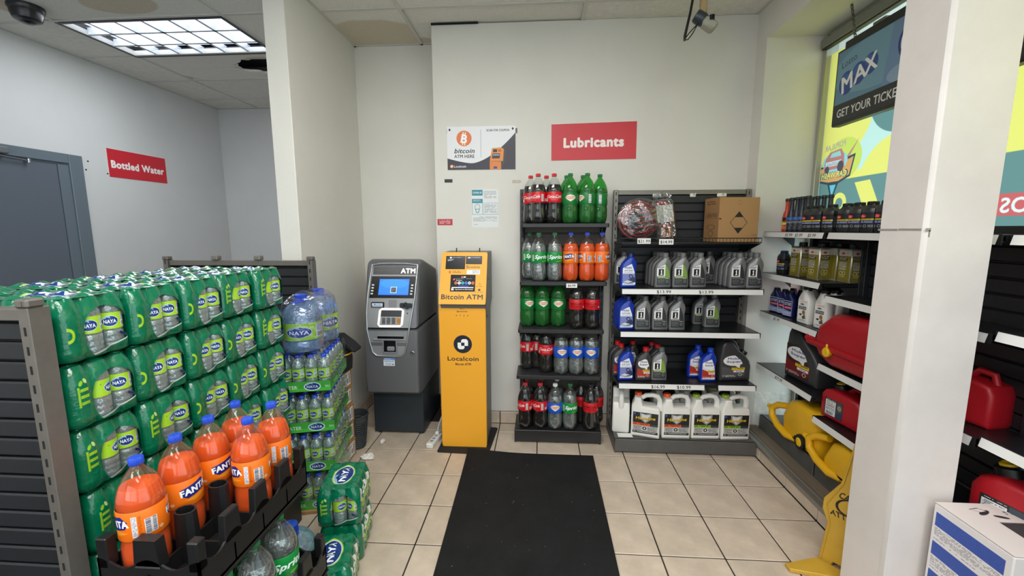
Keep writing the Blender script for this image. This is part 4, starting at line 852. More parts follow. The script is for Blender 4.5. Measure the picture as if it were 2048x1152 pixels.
# ------------------------------------------------------------------ grey cash machine
A_SIL = mat('machine_silver', (152, 154, 157), .36, .25); A_GRY = mat('machine_grey', (106, 107, 111), .38, .2); A_DRK = mat('machine_base_slate', (40, 47, 54), .45); A_BLK = mat('machine_black', (14, 15, 17), .22)
A_PROF = [(.37, 2.90), (.55, 2.885), (.86, 2.90), (1.0, 2.935), (1.2, 2.985), (1.29, 3.01)]
def ay(z): return float(np.interp(z, [a for a, b in A_PROF], [b for a, b in A_PROF]))
t = thing('cash_machine', 'grey free-standing cash machine with a blue screen in the alcove', 'cash machine', (-1.06, 3.25, 0)); T0 = Vector(t.location)
def AO(nm, g, m, par=None, **k):
    g.v = [tuple(Vector(p)-T0) for p in g.v]; return obj(nm, g, m, par or t, **k)
g = G(); g.box(-1.256, -.868, 3.005, 3.50, .015, .42, bev=.006)
for x in (-1.22, -.90): g.lathe([(.018, 0), (.018, .02)], 10, (x, 3.03, 0))
AO('pedestal', g, A_DRK)
g = G(); g.prism([(3.50, .365), (3.0, .345), (2.93, .352), (2.90, .375), (2.886, .55), (2.893, .74), (2.90, .838), (2.93, .843), (3.5, .843)], -1.262, -.862, 'x', 0, .022); AO('lower_body', g, A_GRY)
g = G(); g.prism([(3.50, .849), (2.93, .849), (2.905, .853), (2.935, 1.0), (2.985, 1.2), (3.012, 1.295), (3.035, 1.322), (3.08, 1.334), (3.14, 1.328), (3.5, 1.235)], -1.262, -.862, 'x', 0, .03); AO('upper_body', g, A_GRY)
def aq(g, x0, z0, x1, z1, o=.002, m=0, xt=None):
    a, b = (xt if xt else (x0, x1)); g.quad((x0, ay(z0)-o, z0), (x1, ay(z0)-o, z0), (b, ay(z1)-o, z1), (a, ay(z1)-o, z1), m)
g = G()                                                      # silver fascia that tapers towards its foot
pz = [(1.285, -1.214, -.880), (1.2, -1.222, -.888), (1.07, -1.234, -.896), (.96, -1.236, -.91), (.855, -1.23, -.926)]
for (z1, a1, b1), (z0, a0, b0) in zip(pz, pz[1:]): aq(g, a0, z0, b0, z1, .001, 0, (a1, b1))
AO('fascia', g, A_SIL)
g = G()
pz = [(.832, -1.226, -.93), (.76, -1.212, -.944), (.68, -1.192, -.962), (.655, -1.165, -.985)]
for (z1, a1, b1), (z0, a0, b0) in zip(pz, pz[1:]): aq(g, a0, z0, b0, z1, .001, 0, (a1, b1))
AO('lower_fascia', g, A_SIL)
g = G(); pth = [(-1.214, 1.296), (-1.226, 1.2), (-1.238, 1.07), (-1.24, .96), (-1.232, .84), (-1.214, .745), (-1.195, .675), (-1.165, .650), (-1.08, .648), (-.985, .651), (-.958, .678), (-.942, .745), (-.926, .84), (-.908, .96), (-.892, 1.07), (-.884, 1.2), (-.878, 1.296)]
pth = [(x, ay(z)-.001, z) for x, z in pth]+[(-.95, 3.013, 1.305), (-1.05, 3.014, 1.307), (-1.15, 3.013, 1.305)]
g.tube(pth, .0075, 8, closed=True); AO('outline_trim', g, mat('machine_pale_trim', (176, 180, 184), .25, .7), ang=60)
cv = Cv(640, 120, (20, 21, 23)); cv.rect(8, 10, 400, 110, (30, 32, 32)); cv.lines(40, 40, 380, 80, 3, (38, 40, 40)); cv.text('ATM', 520, 62, 74, (252, 252, 252), .05, w=210)
g = G(); aq(g, -1.205, 1.228, -.888, 1.284, .003); AO('header_panel', g, printed('atm_header', cv, .25, emis=.5))
g = G(); aq(g, -1.226, 1.062, -.896, 1.216, .003, 0, (-1.214, -.888)); AO('screen_bezel', g, A_BLK)
cv = Cv(400, 210, (38, 110, 236)); cv.ell(200, 60, 190, 60, (46, 122, 242)); cv.rect(160, 104, 240, 182, (200, 226, 250)); cv.rect(166, 110, 234, 176, (44, 46, 54)); cv.lines(176, 118, 226, 166, 5, (120, 116, 118)); cv.rect(0, 202, 400, 210, (30, 90, 220))
g = G(); aq(g, -1.16, 1.084, -.94, 1.196, .0045, 0, (-1.152, -.934)); AO('screen', g, printed('atm_screen', cv, .3, emis=1.0))
for sx, xa in ((0, -1.207), (1, -.918)):
    for k in range(4):
        z = 1.092+k*.0205; g = G(); x = xa+(.006 if sx == 0 else .006)*k/3; g.box(x-.0085, x+.0085, ay(z)-.008, ay(z), z-.0055, z+.0055, bev=.002); AO('menu_button', g, mat('button_white', (240, 240, 240), .4), smooth=False)
cv = Cv(200, 70, (34, 36, 40)); cv.rect(14, 8, 186, 46, (214, 228, 244)); cv.ell(60, 26, 14, 10, (70, 120, 200)); cv.lines(84, 16, 160, 40, 2, (120, 150, 200)); cv.rect(14, 52, 186, 62, (200, 204, 210))
g = G(); g.box(-1.207, -1.112, ay(1.01)-.010, ay(1.01)+.02, .994, 1.034, bev=.004); g.quad((-1.205, ay(1.01)-.011, .996), (-1.114, ay(1.01)-.011, .996), (-1.114, ay(1.01)-.011, 1.032), (-1.205, ay(1.01)-.011, 1.032), 1); AO('receipt_slot', g, [A_BLK, printed('receipt_print', cv, .3)], smooth=False)
g = G(); yb_ = ay(1.01); g.box(-.992, -.962, yb_-.03, yb_, .998, 1.032, bev=.006); g.box(-.962, -.945, yb_-.016, yb_, .988, 1.036, bev=.004); g.box(-.945, -.908, yb_-.028, yb_, .998, 1.03, bev=.006); g.box(-.952, -.935, yb_-.034, yb_, .99, 1.005, bev=.003); AO('card_reader', g, mat('reader_grey', (70, 74, 80), .3, .4), smooth=False)
g = G(); aq(g, -1.082, .996, -1.022, 1.05, .0022); AO('contactless_pad', g, mat('machine_silver_plate', (128, 130, 132), .35, .3))
g = G(); g.box(-.945, -.935, ay(.956)-.004, ay(.956)+.004, .951, .961, bev=.003); AO('spy_hole', g, A_BLK, smooth=False)
g = G(); g.tube([(x, ay(z)-.004, z) for x, z in ((-1.128, .985), (-.985, .985), (-.972, .975), (-.978, .88), (-.988, .868), (-1.138, .866), (-1.148, .878), (-1.14, .975))], .0085, 8, closed=True); AO('keypad_rim', g, emit('lit_rim', (255, 252, 244), .55), ang=60)
g = G(); aq(g, -1.138, .877, -.982, .978, .0026); AO('keypad_recess', g, mat('recess_dark', (52, 54, 58), .4))
g = G(); zz = .905
g.add([(-1.135, ay(.88)-.014, .880), (-.985, ay(.88)-.014, .880), (-.985, ay(.93)-.003, .932), (-1.135, ay(.93)-.003, .932)], [(0, 1, 2, 3)]); pad = AO('keypad', g, A_SIL)
for r in range(4):
    for c in range(4):
        x = -1.12+c*.036; z = .887+r*.0115; y = ay(.88)-.016+(z-.88)*.2; g = G(); g.box(x, x+.026, y-.004, y, z, z+.008, bev=.0015)
        AO('key', g, A_GRY if c < 3 else mat('key_amber', (214, 150, 60), .4), smooth=False)
g = G(); g.box(-1.157, -.962, ay(.78)-.012, ay(.78)+.01, .794, .803, bev=.003); g.box(-1.190, -.952, ay(.78)-.010, ay(.78)+.004, .762, .776, bev=.004); AO('cash_ledge', g, A_SIL, smooth=False)
g = G(); aq(g, -1.155, .777, -.965, .793, .006); aq(g, -1.112, .682, -1.018, .765, .0045); AO('cash_mouth', g, A_BLK)
g = G(); g.box(-1.118, -1.110, ay(.72)-.012, ay(.72), .678, .765); g.box(-1.020, -1.012, ay(.72)-.012, ay(.72), .678, .765); g.box(-1.118, -1.012, ay(.72)-.012, ay(.72), .672, .680); g.box(-1.085, -1.030, ay(.70)-.02, ay(.70), .69, .722, bev=.006); AO('cash_tray', g, A_SIL, smooth=False)
g = G(); g.x = Matrix.Translation((-.902, ay(.674), .674)) @ Matrix.Rotation(PI/2, 4, 'X'); g.lathe([(.016, -.002), (.016, .006), (.011, .008), (.010, .004), (0, .004)], 20); AO('lock', g, mat('lock_metal', (150, 152, 150), .25, .9))
cv = Cv(180, 110, (232, 236, 242)); cv.rect(0, 0, 180, 26, (90, 140, 210)); cv.lines(10, 6, 120, 20, 1, (230, 240, 250)); cv.lines(12, 34, 168, 62, 3, (60, 90, 150)); cv.lines(12, 72, 130, 102, 3, (90, 110, 150)); cv.ell(152, 88, 12, 12, (40, 90, 170))
g = G(); aq(g, -1.117, .578, -1.035, .634, .001); AO('notice_sticker', g, printed('atm_sticker', cv, .4))
# ------------------------------------------------------------------ orange crypto kiosk
KO = (246, 172, 46); K_OR = mat('kiosk_orange', KO, .42); K_GR = mat('kiosk_grey_side', (112, 112, 108), .45, .2); NV = (28, 32, 48)
t = thing('cash_kiosk', 'tall orange kiosk with a slanted screen head standing on a thin black mat', 'kiosk', (-.527, 3.0, 0)); T0 = Vector(t.location)
def coin(cv, x, y, r, a, b):
    cv.ell(x, y, r, r, a); q = r*.30
    cv.poly([(x-q*.1, y-q*1.9), (x+q*1.3, y-q*1.9), (x+q*1.9, y-q*1.3), (x+q*1.9, y+q*.6), (x+q*.6, y+q*.6), (x+q*.6, y-q*.6), (x-q*.6, y-q*.6), (x-q*.6, y-q*1.4)], b)
    cv.poly([(x+q*.1, y+q*1.9), (x-q*1.3, y+q*1.9), (x-q*1.9, y+q*1.3), (x-q*1.9, y-q*.6), (x-q*.6, y-q*.6), (x-q*.6, y+q*.6), (x+q*.6, y+q*.6), (x+q*.6, y+q*1.4)], b)
g = G(); g.box(-.680, -.372, 2.85, 3.17, .004, 1.03, bev=.004); AO('cabinet', g, K_GR)
cv = Cv(480, 1560, KO); xc = 240; k = 480/.317
def kz(z): return (1.036-z)/1.034*1560
cv.text('Follow us', xc, kz(1.016), 9, NV, .005); cv.text('@localcoinatm', xc, kz(.997), 13, NV, .02, w=110)
for q, s_ in enumerate(('o', 'f', 'y', 'a')): cv.text(s_, xc-60+q*40, kz(.970), 17, NV, .03)
coin(cv, xc, kz(.764), 97, NV, (248, 248, 246)); cv.text('Localcoin', xc, kz(.660), 46, NV, .02, w=330); cv.text('Bitcoin ATM', xc, kz(.620), 25, NV, .03, w=164)
g = G(); g.prism([(-.690, .02), (-.682, .003), (-.372, .003), (-.367, .02), (-.366, 1.02), (-.380, 1.036), (-.678, 1.036), (-.692, 1.022)], 2.83, 2.852, 'y', 0, .003); g.quad((-.683, 2.8292, .006), (-.370, 2.8292, .006), (-.370, 2.8292, 1.032), (-.687, 2.8292, 1.032), 1); AO('front_panel', g, [K_OR, printed('kiosk_front', cv, .42)], ang=30)
g = G(); g.prism([(2.815, 1.045), (2.955, 1.380), (2.985, 1.392), (3.17, 1.392), (3.17, 1.03), (2.95, .93), (2.855, .96)], -.676, -.360, 'x', 0, .004); AO('head_body', g, K_GR)
def hy(z): return 2.800+(z-1.045)*.42
def hq(g, x0, z0, x1, z1, o, m=0): g.quad((x0, hy(z0)-o, z0), (x1, hy(z0)-o, z0), (x1, hy(z1)-o, z1), (x0, hy(z1)-o, z1), m)
g = G(); hp = [(-.684, 1.062), (-.674, 1.048), (-.372, 1.048), (-.362, 1.062), (-.362, 1.378), (-.374, 1.392), (-.672, 1.392), (-.684, 1.378)]
F = [tuple(range(8))]; g.add([(x, hy(z)-.004, z) for x, z in hp], F); g.add([(x, hy(z)+.018, z) for x, z in hp], [tuple(range(8))[::-1]])
n0 = [(x, hy(z)-.004, z) for x, z in hp]+[(x, hy(z)+.018, z) for x, z in hp]; g.add(n0, [(i, i+8, (i+1) % 8+8, (i+1) % 8) for i in range(8)])
AO('head_panel', g, K_OR, smooth=False)
cv = Cv(480, 500, KO); xx = lambda x: (x+.684)/.322*480; zz = lambda z: (1.392-z)/.344*500
coin(cv, xx(-.498), zz(1.294), 13, NV, (248, 220, 150)); cv.text('Localcoin', xx(-.485), zz(1.294), 19, NV, .012, anchor='l', w=112)
cv.rect(xx(-.501), zz(1.274), xx(-.408), zz(1.245), (240, 240, 240)); cv.lines(xx(-.460), zz(1.27), xx(-.414), zz(1.248), 3, (110, 130, 180)); cv.ell(xx(-.619), zz(1.259), 11, 13, (196, 50, 40), inner=.45); cv.lines(xx(-.60), zz(1.268), xx(-.54), zz(1.250), 2, (150, 90, 30))
cv.text('Bitcoin ATM', xx(-.525), zz(1.0955), 46, NV, .028, w=425); cv.ell(xx(-.407), zz(1.180), 9, 9, NV, inner=.75); cv.lines(xx(-.43), zz(1.166), xx(-.385), zz(1.162), 1, NV); cv.rect(xx(-.415), zz(1.147), xx(-.40), zz(1.135), NV); cv.lines(xx(-.435), zz(1.128), xx(-.38), zz(1.124), 1, NV)
g = G(); hq(g, -.683, 1.05, -.363, 1.39, .0048); AO('head_print', g, printed('kiosk_head', cv, .42))
def inset(nm, x0, z0, x1, z1, cv, em=0):
    g = G(); hq(g, x0-.004, z0-.004, x1+.004, z1+.004, .0055, 0); hq(g, x0, z0, x1, z1, .0065, 1); return AO(nm, g, [A_BLK, printed(nm+'_print', cv, .2, emis=em)])
cv = Cv(200, 130, (26, 28, 34)); cv.rect(0, 0, 200, 24, (44, 52, 66)); cv.ell(46, 12, 12, 9, WHITE); cv.lines(66, 6, 160, 18, 1, (150, 170, 200)); cv.poly([(12, 30), (86, 26), (60, 44), (14, 52)], (150, 156, 160)); inset('scanner_window', -.647, 1.282, -.519, 1.363, cv)
cv = Cv(200, 90, (30, 32, 38)); cv.rect(0, 0, 200, 30, (44, 48, 60)); cv.rect(20, 6, 50, 22, WHITE); cv.lines(62, 8, 180, 22, 1, (170, 180, 200)); cv.rect(16, 40, 184, 54, (10, 10, 12)); inset('note_slot', -.507, 1.316, -.402, 1.363, cv)
cv = Cv(320, 200, (22, 24, 30)); cv.rect(136, 14, 156, 30, (240, 120, 110)); cv.rect(166, 14, 196, 28, (230, 232, 236)); cv.ell(40, 52, 12, 12, (230, 90, 70)); cv.lines(56, 40, 280, 48, 1, (150, 154, 160)); cv.text('Buy Bitcoin', 110, 62, 12, WHITE, .02)
for q, c_ in enumerate(((236, 110, 50), (240, 240, 240), (60, 180, 170), (70, 120, 200), (200, 210, 240), (230, 110, 60))): cv.ell(66+q*46, 98, 19, 19, c_); cv.ell(66+q*46, 98, 8, 8, (30, 34, 44))
cv.rect(100, 132, 240, 142, (70, 70, 190)); cv.rect(14, 152, 306, 162, (226, 232, 240)); cv.rect(10, 168, 40, 192, WHITE); cv.text('Tap Screen to Get Started', 178, 180, 14, WHITE, .015, w=240); inset('touch_screen', -.606, 1.135, -.442, 1.237, cv, .7)
for x in (-.592, -.426):
    g = G(); g.tube([(x, 3.0, 1.385), (x+.001, 3.0, 1.42)], .004, 8); AO('antenna', g, A_BLK)
g = G(); g.box(-.361, -.355, 2.94, 2.952, 1.20, 1.212, bev=.002); AO('side_lock', g, mat('lock_metal', (150, 152, 150), .25, .9), smooth=False)
M_RUB = mat('black_rubber', (30, 30, 31), .8, noise=(60, .2), bump=(300, .3))
g = G(); pl = [(-.712, 2.76), (-.70, 2.748), (-.36, 2.735), (-.345, 2.748), (-.318, 3.13), (-.33, 3.145), (-.69, 3.16), (-.705, 3.145)]; g.prism(pl, .0, .0038, 'z', 0, .001); tag(obj('base_mat', g, M_RUB, smooth=False), 'thin black mat under the orange kiosk', 'mat')
# power strip with its grey lead
M_CORD = mat('pale_cord', (190, 190, 186), .5)
t = thing('power_strip', 'white power strip lying between the grey machine and the orange kiosk', 'power strip', (-.765, 2.87, 0), -.18)
g = G(); g.box(-.026, .026, -.075, .10, 0, .036, bev=.006); obj('body', g, M_WHP, t, smooth=False)
for q in (-.03, .01, .05):
    g = G(); g.box(-.012, .012, q-.012, q+.012, .0355, .037, bev=.001); obj('socket', g, mat('socket_grey', (150, 150, 150), .5), t, smooth=False)
g = G(); g.box(-.014, .014, .06, .085, .036, .06, bev=.004); obj('plug', g, M_WHP, t, smooth=False)
g = G(); g.tube([(0, .07, .05), (.006, .085, .10), (.03, .10, .17), (.06, .115, .22), (.10, .12, .235), (.14, .12, .22)], .0065, 8); obj('lead', g, M_CORD, t)
# entrance mat
g = G(); n = 12; L = []
pts = [(-.495, 2.790), (.376, 2.762), (.365, .95), (-.452, .95)]
P = []; F = []
for i in range(n+1):
    for j in range(n+1):
        u, v = i/n, j/n; a = Vector(pts[3]).lerp(Vector(pts[2]), u); b = Vector(pts[0]).lerp(Vector(pts[1]), u); p = a.lerp(b, v)
        lift = .012*max(0, 1-u*3.2)*max(0, (v-.86)/.14); P.append((p.x, p.y-.012*math.sin(u*PI*1.0)*(v > .95), .007+lift))
for i in range(n):
    for j in range(n): a = i*(n+1)+j; F.append((a, a+n+1, a+n+2, a+1))
g.add(P, F)
rim = [i*(n+1) for i in range(n+1)]+[n*(n+1)+j for j in range(1, n+1)]+[i*(n+1)+n for i in range(n-1, -1, -1)]+[j for j in range(n-1, 0, -1)]
q0 = len(g.v); g.add([(P[i][0], P[i][1], 0 if P[i][2] < .0075 else P[i][2]-.006) for i in rim], []); 
for a in range(len(rim)):
    b = (a+1) % len(rim); g.f.append([rim[a], q0+a, q0+b, rim[b]]); g.u.append([(0, 0)]*4); g.m.append(0)
M_MAT = mat('entrance_mat', (33, 33, 34), .92, noise=(5, .22), bump=(420, .5), spec=.2)
mt_ = tag(obj('entrance_mat', g, M_MAT), 'large black entrance mat on the beige floor tiles', 'mat')
g = G(); rr = random.Random(11)
for q in range(70):
    u, v = rr.uniform(.04, .96), rr.uniform(.35, .97); x = -.46+u*.82; y = .95+v*1.8; s_ = rr.uniform(.001, .0028); a = rr.uniform(0, 3); c_, d_ = math.cos(a)*s_*rr.choice((1, 1, 2.5)), math.sin(a)*s_
    g.add([(x-c_, y-d_, .0085), (x+d_*.6, y-c_*.4, .0085), (x+c_, y+d_, .0085), (x-d_*.6, y+c_*.4, .0085)], [(0, 1, 2, 3)])
lt = obj('lint', g, mat('lint', (150, 146, 138), .9), mt_, smooth=False); lt['kind'] = 'stuff'
# ------------------------------------------------------------------ notices on the walls
def board(name, label, cat, x0, x1, z0, z1, cv, th=.003, rough=.4, y=YB, mname=None):
    g = G(); g.box(x0, x1, y-th, y, z0, z1); g.quad((x0, y-th-.0006, z0), (x1, y-th-.0006, z0), (x1, y-th-.0006, z1), (x0, y-th-.0006, z1), 1)
    return tag(obj(name, g, [WHM, printed(name+'_print', cv, rough)], smooth=False), label, cat)
RED = (206, 38, 52)
cv = Cv(860, 360, RED); cv.text('Lubricants', 430, 186, 92, (246, 236, 232), .065, w=600); s_ = board('wall_sign', 'red Lubricants sign high on the wall above the racks', 'sign', 0, 1, 0, 1, cv)
s_.data.vertices.foreach_set('co', [c for p in [(a, b, c) for (a, b, c) in [(.081, YB-.003, 2.051), (.694, YB-.003, 2.056), (.081, YB, 2.051), (.694, YB, 2.056), (.080, YB-.003, 2.306), (.692, YB-.003, 2.318), (.080, YB, 2.306), (.692, YB, 2.318), (.081, YB-.0036, 2.051), (.694, YB-.0036, 2.056), (.692, YB-.0036, 2.318), (.080, YB-.0036, 2.306)]] for c in p])
cv = Cv(860, 360, RED); cv.text('Bottled Water', 430, 190, 92, (246, 240, 238), .06, w=770)
g = G(); g.box(XL, XL+.003, 3.733, 4.341, 2.035, 2.289); g.quad((XL+.0036, 3.733, 2.035), (XL+.0036, 4.341, 2.035), (XL+.0036, 4.341, 2.289), (XL+.0036, 3.733, 2.289), 1); tag(obj('wall_sign', g, [WHM, printed('water_sign_print', cv, .35)], smooth=False), 'red Bottled Water sign on the side wall beyond the grey door', 'sign')
cv = Cv(760, 470, (234, 235, 238)); DK = (48, 46, 60)
pts = [(0, 344)]+[(x, 344+58*math.sin(min(1, x/330)*PI/2)-max(0, (x-260)/500)**1.7*330) for x in range(20, 761, 20)]+[(760, 470), (0, 470)]
cv.poly(pts, DK); cv.ell(190, 128, 84, 84, (232, 118, 58)); cv.text('B', 192, 130, 92, (250, 250, 250), .05, rot=-.2); [cv.rect(a, b, a+10, b+24, (250, 250, 250)) for a, b in ((176, 60), (200, 62), (168, 174), (192, 178))]
cv.text('bitcoin', 192, 262, 50, (34, 34, 44), .025, .25, w=226); cv.text('ATM HERE', 190, 322, 36, (34, 34, 44), .02, w=224); cv.rect(374, 34, 378, 338, (150, 150, 156)); cv.text('SCAN FOR COUPON', 566, 44, 23, (40, 40, 48), .025, w=250)
cv.poly([(500, 238), (604, 230), (632, 250), (622, 380), (474, 376)], (232, 142, 60)); cv.poly([(474, 378), (600, 384), (600, 470), (474, 470)], (226, 132, 52)); cv.poly([(632, 250), (652, 262), (640, 392), (600, 470), (600, 384), (622, 380)], (60, 56, 66)); cv.rect(512, 250, 556, 282, (40, 40, 50)); cv.ell(584, 264, 15, 13, (40, 40, 50), inner=.6); cv.poly([(506, 296), (590, 296), (584, 350), (498, 350)], (44, 46, 60))
for q in range(4): cv.ell(520+q*18, 312, 7, 7, (200, 210, 226))
cv.rect(516, 436, 556, 462, (40, 70, 150)); coin(cv, 46, 432, 19, (240, 150, 80), (250, 244, 236)); cv.text('Localcoin', 72, 432, 27, (244, 244, 246), .015, anchor='l', w=136)
cv.ell(30, 34, 11, 13, (16, 16, 18)); cv.ell(730, 30, 11, 13, (16, 16, 18))
p = board('poster', 'bitcoin ATM HERE poster with an orange coin above the kiosk', 'poster', -.692, -.183, 1.992, 2.302, cv, .004)
g = G(); g.box(-.694, -.690, YB-.002, YB, 2.255, 2.285); g.box(-.186, -.170, YB-.002, YB, 2.25, 2.285); obj('tape', g, A_BLK, p, smooth=False)
cv = Cv(260, 330, (228, 230, 230)); TQ = (50, 140, 156); cv.rect(4, 6, 108, 56, TQ); cv.text('COVID-19', 56, 30, 15, (240, 250, 250), .03, w=84); cv.lines(118, 20, 240, 84, 6, (130, 136, 140), .4); cv.rect(4, 84, 108, 118, TQ); cv.lines(16, 92, 90, 110, 2, (214, 236, 238))
cv.rect(4, 118, 252, 220, TQ); cv.rect(7, 120, 106, 217, (226, 230, 230)); cv.rect(110, 120, 250, 217, (226, 230, 230)); cv.lines(120, 130, 240, 208, 9, (120, 126, 130), .4)
cv.ell(56, 156, 26, 28, (40, 110, 124), inner=.88); cv.poly([(34, 170), (78, 170), (70, 200), (56, 208), (42, 200)], (40, 110, 124)); cv.poly([(40, 174), (72, 174), (66, 196), (56, 202), (46, 196)], (214, 232, 234)); cv.lines(14, 238, 246, 284, 5, (130, 136, 140), .4); cv.lines(20, 304, 60, 312, 1, (50, 60, 80))
p = board('notice', 'white COVID-19 notice with teal panels taped beside the soda rack', 'notice', -.516, -.312, 1.566, 1.850, cv, .001)
g = G(); g.box(-.42, -.40, YB-.0024, YB-.0012, 1.845, 1.862); g.box(-.325, -.312, YB-.0024, YB-.0012, 1.838, 1.852); g.box(-.424, -.40, YB-.0024, YB-.0012, 1.556, 1.568); obj('tape', g, mat('clear_tape', (230, 230, 224), .25), p, smooth=False)
cv = Cv(180, 72, (190, 44, 56)); cv.lines(24, 12, 156, 62, 3, (236, 210, 212), .5)
board('notice', 'small red notice sticker above the kiosk at the wall edge', 'sticker', -.781, -.665, 1.582, 1.629, cv, .0006)
g = G(); g.box(-.719, -.659, YB-.002, YB, 1.90, 1.925); tag(obj('tape_patch', g, A_BLK, smooth=False), 'black tape patch on the wall below the bitcoin poster', 'tape')
g = G(); g.prism([(-.210, 1.892), (-.150, 1.892), (-.138, 1.903), (-.150, 1.914), (-.205, 1.914)], YB-.002, YB, 'y'); tag(obj('torn_tape', g, mat('beige_tape', (196, 186, 166), .6, noise=(50, .15)), smooth=False), 'torn beige tape scrap on the wall above the soda rack', 'tape')
# ------------------------------------------------------------------ ceiling things
t = thing('ceiling_light', 'recessed fluorescent ceiling light with a bright louvre', 'ceiling light', (-2.815, 3.325, ZC)); lx0, lx1, ly0, ly1 = -.605, .605, -.298, .292
g = G()
for a, b, c, d in ((lx0-.012, lx1+.012, ly0-.018, ly0+.006), (lx0-.012, lx1+.012, ly1-.006, ly1+.012), (lx0-.012, lx0+.006, ly0, ly1), (lx1-.006, lx1+.022, ly0, ly1)): g.box(a, b, c, d, -.008, .05)
obj('frame', g, mat('fixture_dark_edge', (40, 44, 52), .4), t, smooth=False)
g = G(); g.box(lx0, lx1, ly0, ly1, .075, .085); obj('reflector', g, emit('fixture_glow', (235, 242, 255), .9), t, smooth=False)
M_LOU = mat('louvre_white', (226, 232, 242), .25, .3)
for k in range(3):
    y = ly0+(k+.5)*(ly1-ly0)/3; g = G(); g.tube([(lx0, y, .055), (lx1, y, .055)], .013, 10); obj('tube', g, emit('lamp_tube', (245, 250, 255), 5), t)
for k in range(1, 3):
    y = ly0+k*(ly1-ly0)/3; g = G(); g.prism([(y-.012, .0), (y+.012, .0), (y+.002, .055), (y-.002, .055)], lx0, lx1, 'x'); obj('louvre_blade', g, M_LOU, t, smooth=False)
for k in range(1, 6):
    x = lx0+k*(lx1-lx0)/6; g = G(); g.prism([(x-.011, .0), (x+.011, .0), (x+.002, .055), (x-.002, .055)], ly0, ly1, 'y'); obj('louvre_blade', g, M_LOU, t, smooth=False)
t = thing('dome_camera', 'black dome camera on the stained ceiling panel', 'camera', (-3.38, 2.80, ZC)); g = G(); g.lathe([(.045, -.10), (.07, -.085), (.08, -.055), (.082, -.03)], 28); g.lathe([(.0, -.112), (.03, -.108), (.058, -.09), (.072, -.06)], 28, m=1); g.lathe([(.082, -.035), (.09, -.02), (.09, 0)], 28); obj('housing', g, [mat('dome_black', (26, 28, 34), .3), A_BLK], t)
t = thing('surveillance_camera', 'small surveillance camera on a tan stem with a loose black cable', 'camera', (.894, 2.6, ZC)); g = G(); g.box(-.017, .017, -.017, .017, -.275, 0, bev=.004); g.lathe([(.019, -.285), (.021, -.275), (.019, -.26)], 14); obj('stem', g, mat('tan_stem', (166, 142, 100), .5, noise=(30, .1)), t)
g = G(); g.x = Matrix.Translation((.0, 0, -.31)) @ Matrix.Rotation(.55, 4, 'Y') @ Matrix.Rotation(PI/2, 4, 'Y'); g.lathe([(.0, -.05), (.03, -.048), (.036, -.035), (.036, .0), (.030, .02)], 22); b_ = obj('body', g, mat('camera_slate', (48, 58, 64), .4), t)
g = G(); g.x = Matrix.Translation((.03, -.01, -.335)) @ Matrix.Rotation(.6, 4, 'Y'); g.box(-.035, .045, -.035, .035, -.03, .022, bev=.012); obj('cover', g, mat('camera_pale', (160, 160, 144), .4), t)
g = G(); g.x = Matrix.Translation((.035, -.042, -.318)); g.lathe([(.0, -.012), (.014, -.012), (.014, .012), (0, .012)], 14); obj('lens', g, A_BLK, t)
g = G(); g.tube([(-.035, -.02, 0), (-.05, -.02, -.10), (-.075, -.02, -.28), (-.098, -.02, -.400), (-.099, -.02, -.425)], [.007, .007, .007, .008, .006], 8); g.tube([(-.099, -.02, -.42), (-.080, -.02, -.418), (-.055, -.02, -.385), (-.035, -.02, -.345)], .003, 6); g.tube([(-.098, -.02, -.415), (-.080, -.02, -.39), (-.055, -.02, -.362), (-.018, -.01, -.325)], .003, 6); obj('cable', g, A_BLK, t)
# lottery sign hung from the recess soffit
XS_ = 1.70
t = thing('hanging_sign', 'black framed Lotto MAX sign hanging on a chain before the printed window', 'sign', (1.725, 2.1, 2.34)); T0 = Vector(t.location)
g = G(); g.box(XS_, XS_+.05, 1.45, 2.712, 2.136, 2.552, bev=.006); g.box(XS_+.006, XS_+.044, 1.52, 2.665, 2.548, 2.588, bev=.004); AO('frame', g, mat('sign_black', (26, 27, 26), .4))
cv = Cv(1130, 364, (96, 138, 160), 2); q = 1000
cv.ell(300, 120, 330, 130, (112, 154, 172)); cv.poly([(350, 0), (1130, 0), (1130, 290), (310, 290)], (108, 140, 172)); cv.ell(470, 236, 130, 46, (140, 166, 190))
for a, b, r in ((78, 172, 54), (158, 152, 50), (232, 132, 46)): cv.ell(a, b, r, r*1.08, (36, 72, 138)); cv.ell(a-10, b-18, r*.6, r*.5, (52, 96, 160))
cv.text('Lotto', 84, 66, 34, (48, 66, 88), .0, w=104, rot=.15); 
for s_, a, b, h in (('M', 80, 170, 84), ('A', 162, 150, 78), ('X', 232, 130, 80)): cv.text(s_, a, b, h, (236, 236, 228), .03, .1, w=80, rot=.22)
cv.ell(478, 110, 92, 92, (36, 52, 120), inner=.86); cv.ell(478, 110, 79, 79, (224, 228, 238)); cv.rect(0, 268, 1130, 364, (34, 34, 33)); cv.text('GET YOUR TICKETS', 28, 316, 42, (222, 224, 218), .018, anchor='l', w=428)
g = G(); g.quad((XS_-.001, 2.697, 2.150), (XS_-.001, 1.465, 2.150), (XS_-.001, 1.465, 2.538), (XS_-.001, 2.697, 2.538)); AO('printed_face', g, printed('lotto_sign', cv, .3))
g = G(); g.box(XS_+.002, XS_+.04, 2.38, 2.46, 2.58, 2.596); AO('hanger_plate', g, mat('hanger_metal', (120, 118, 112), .3, .9))
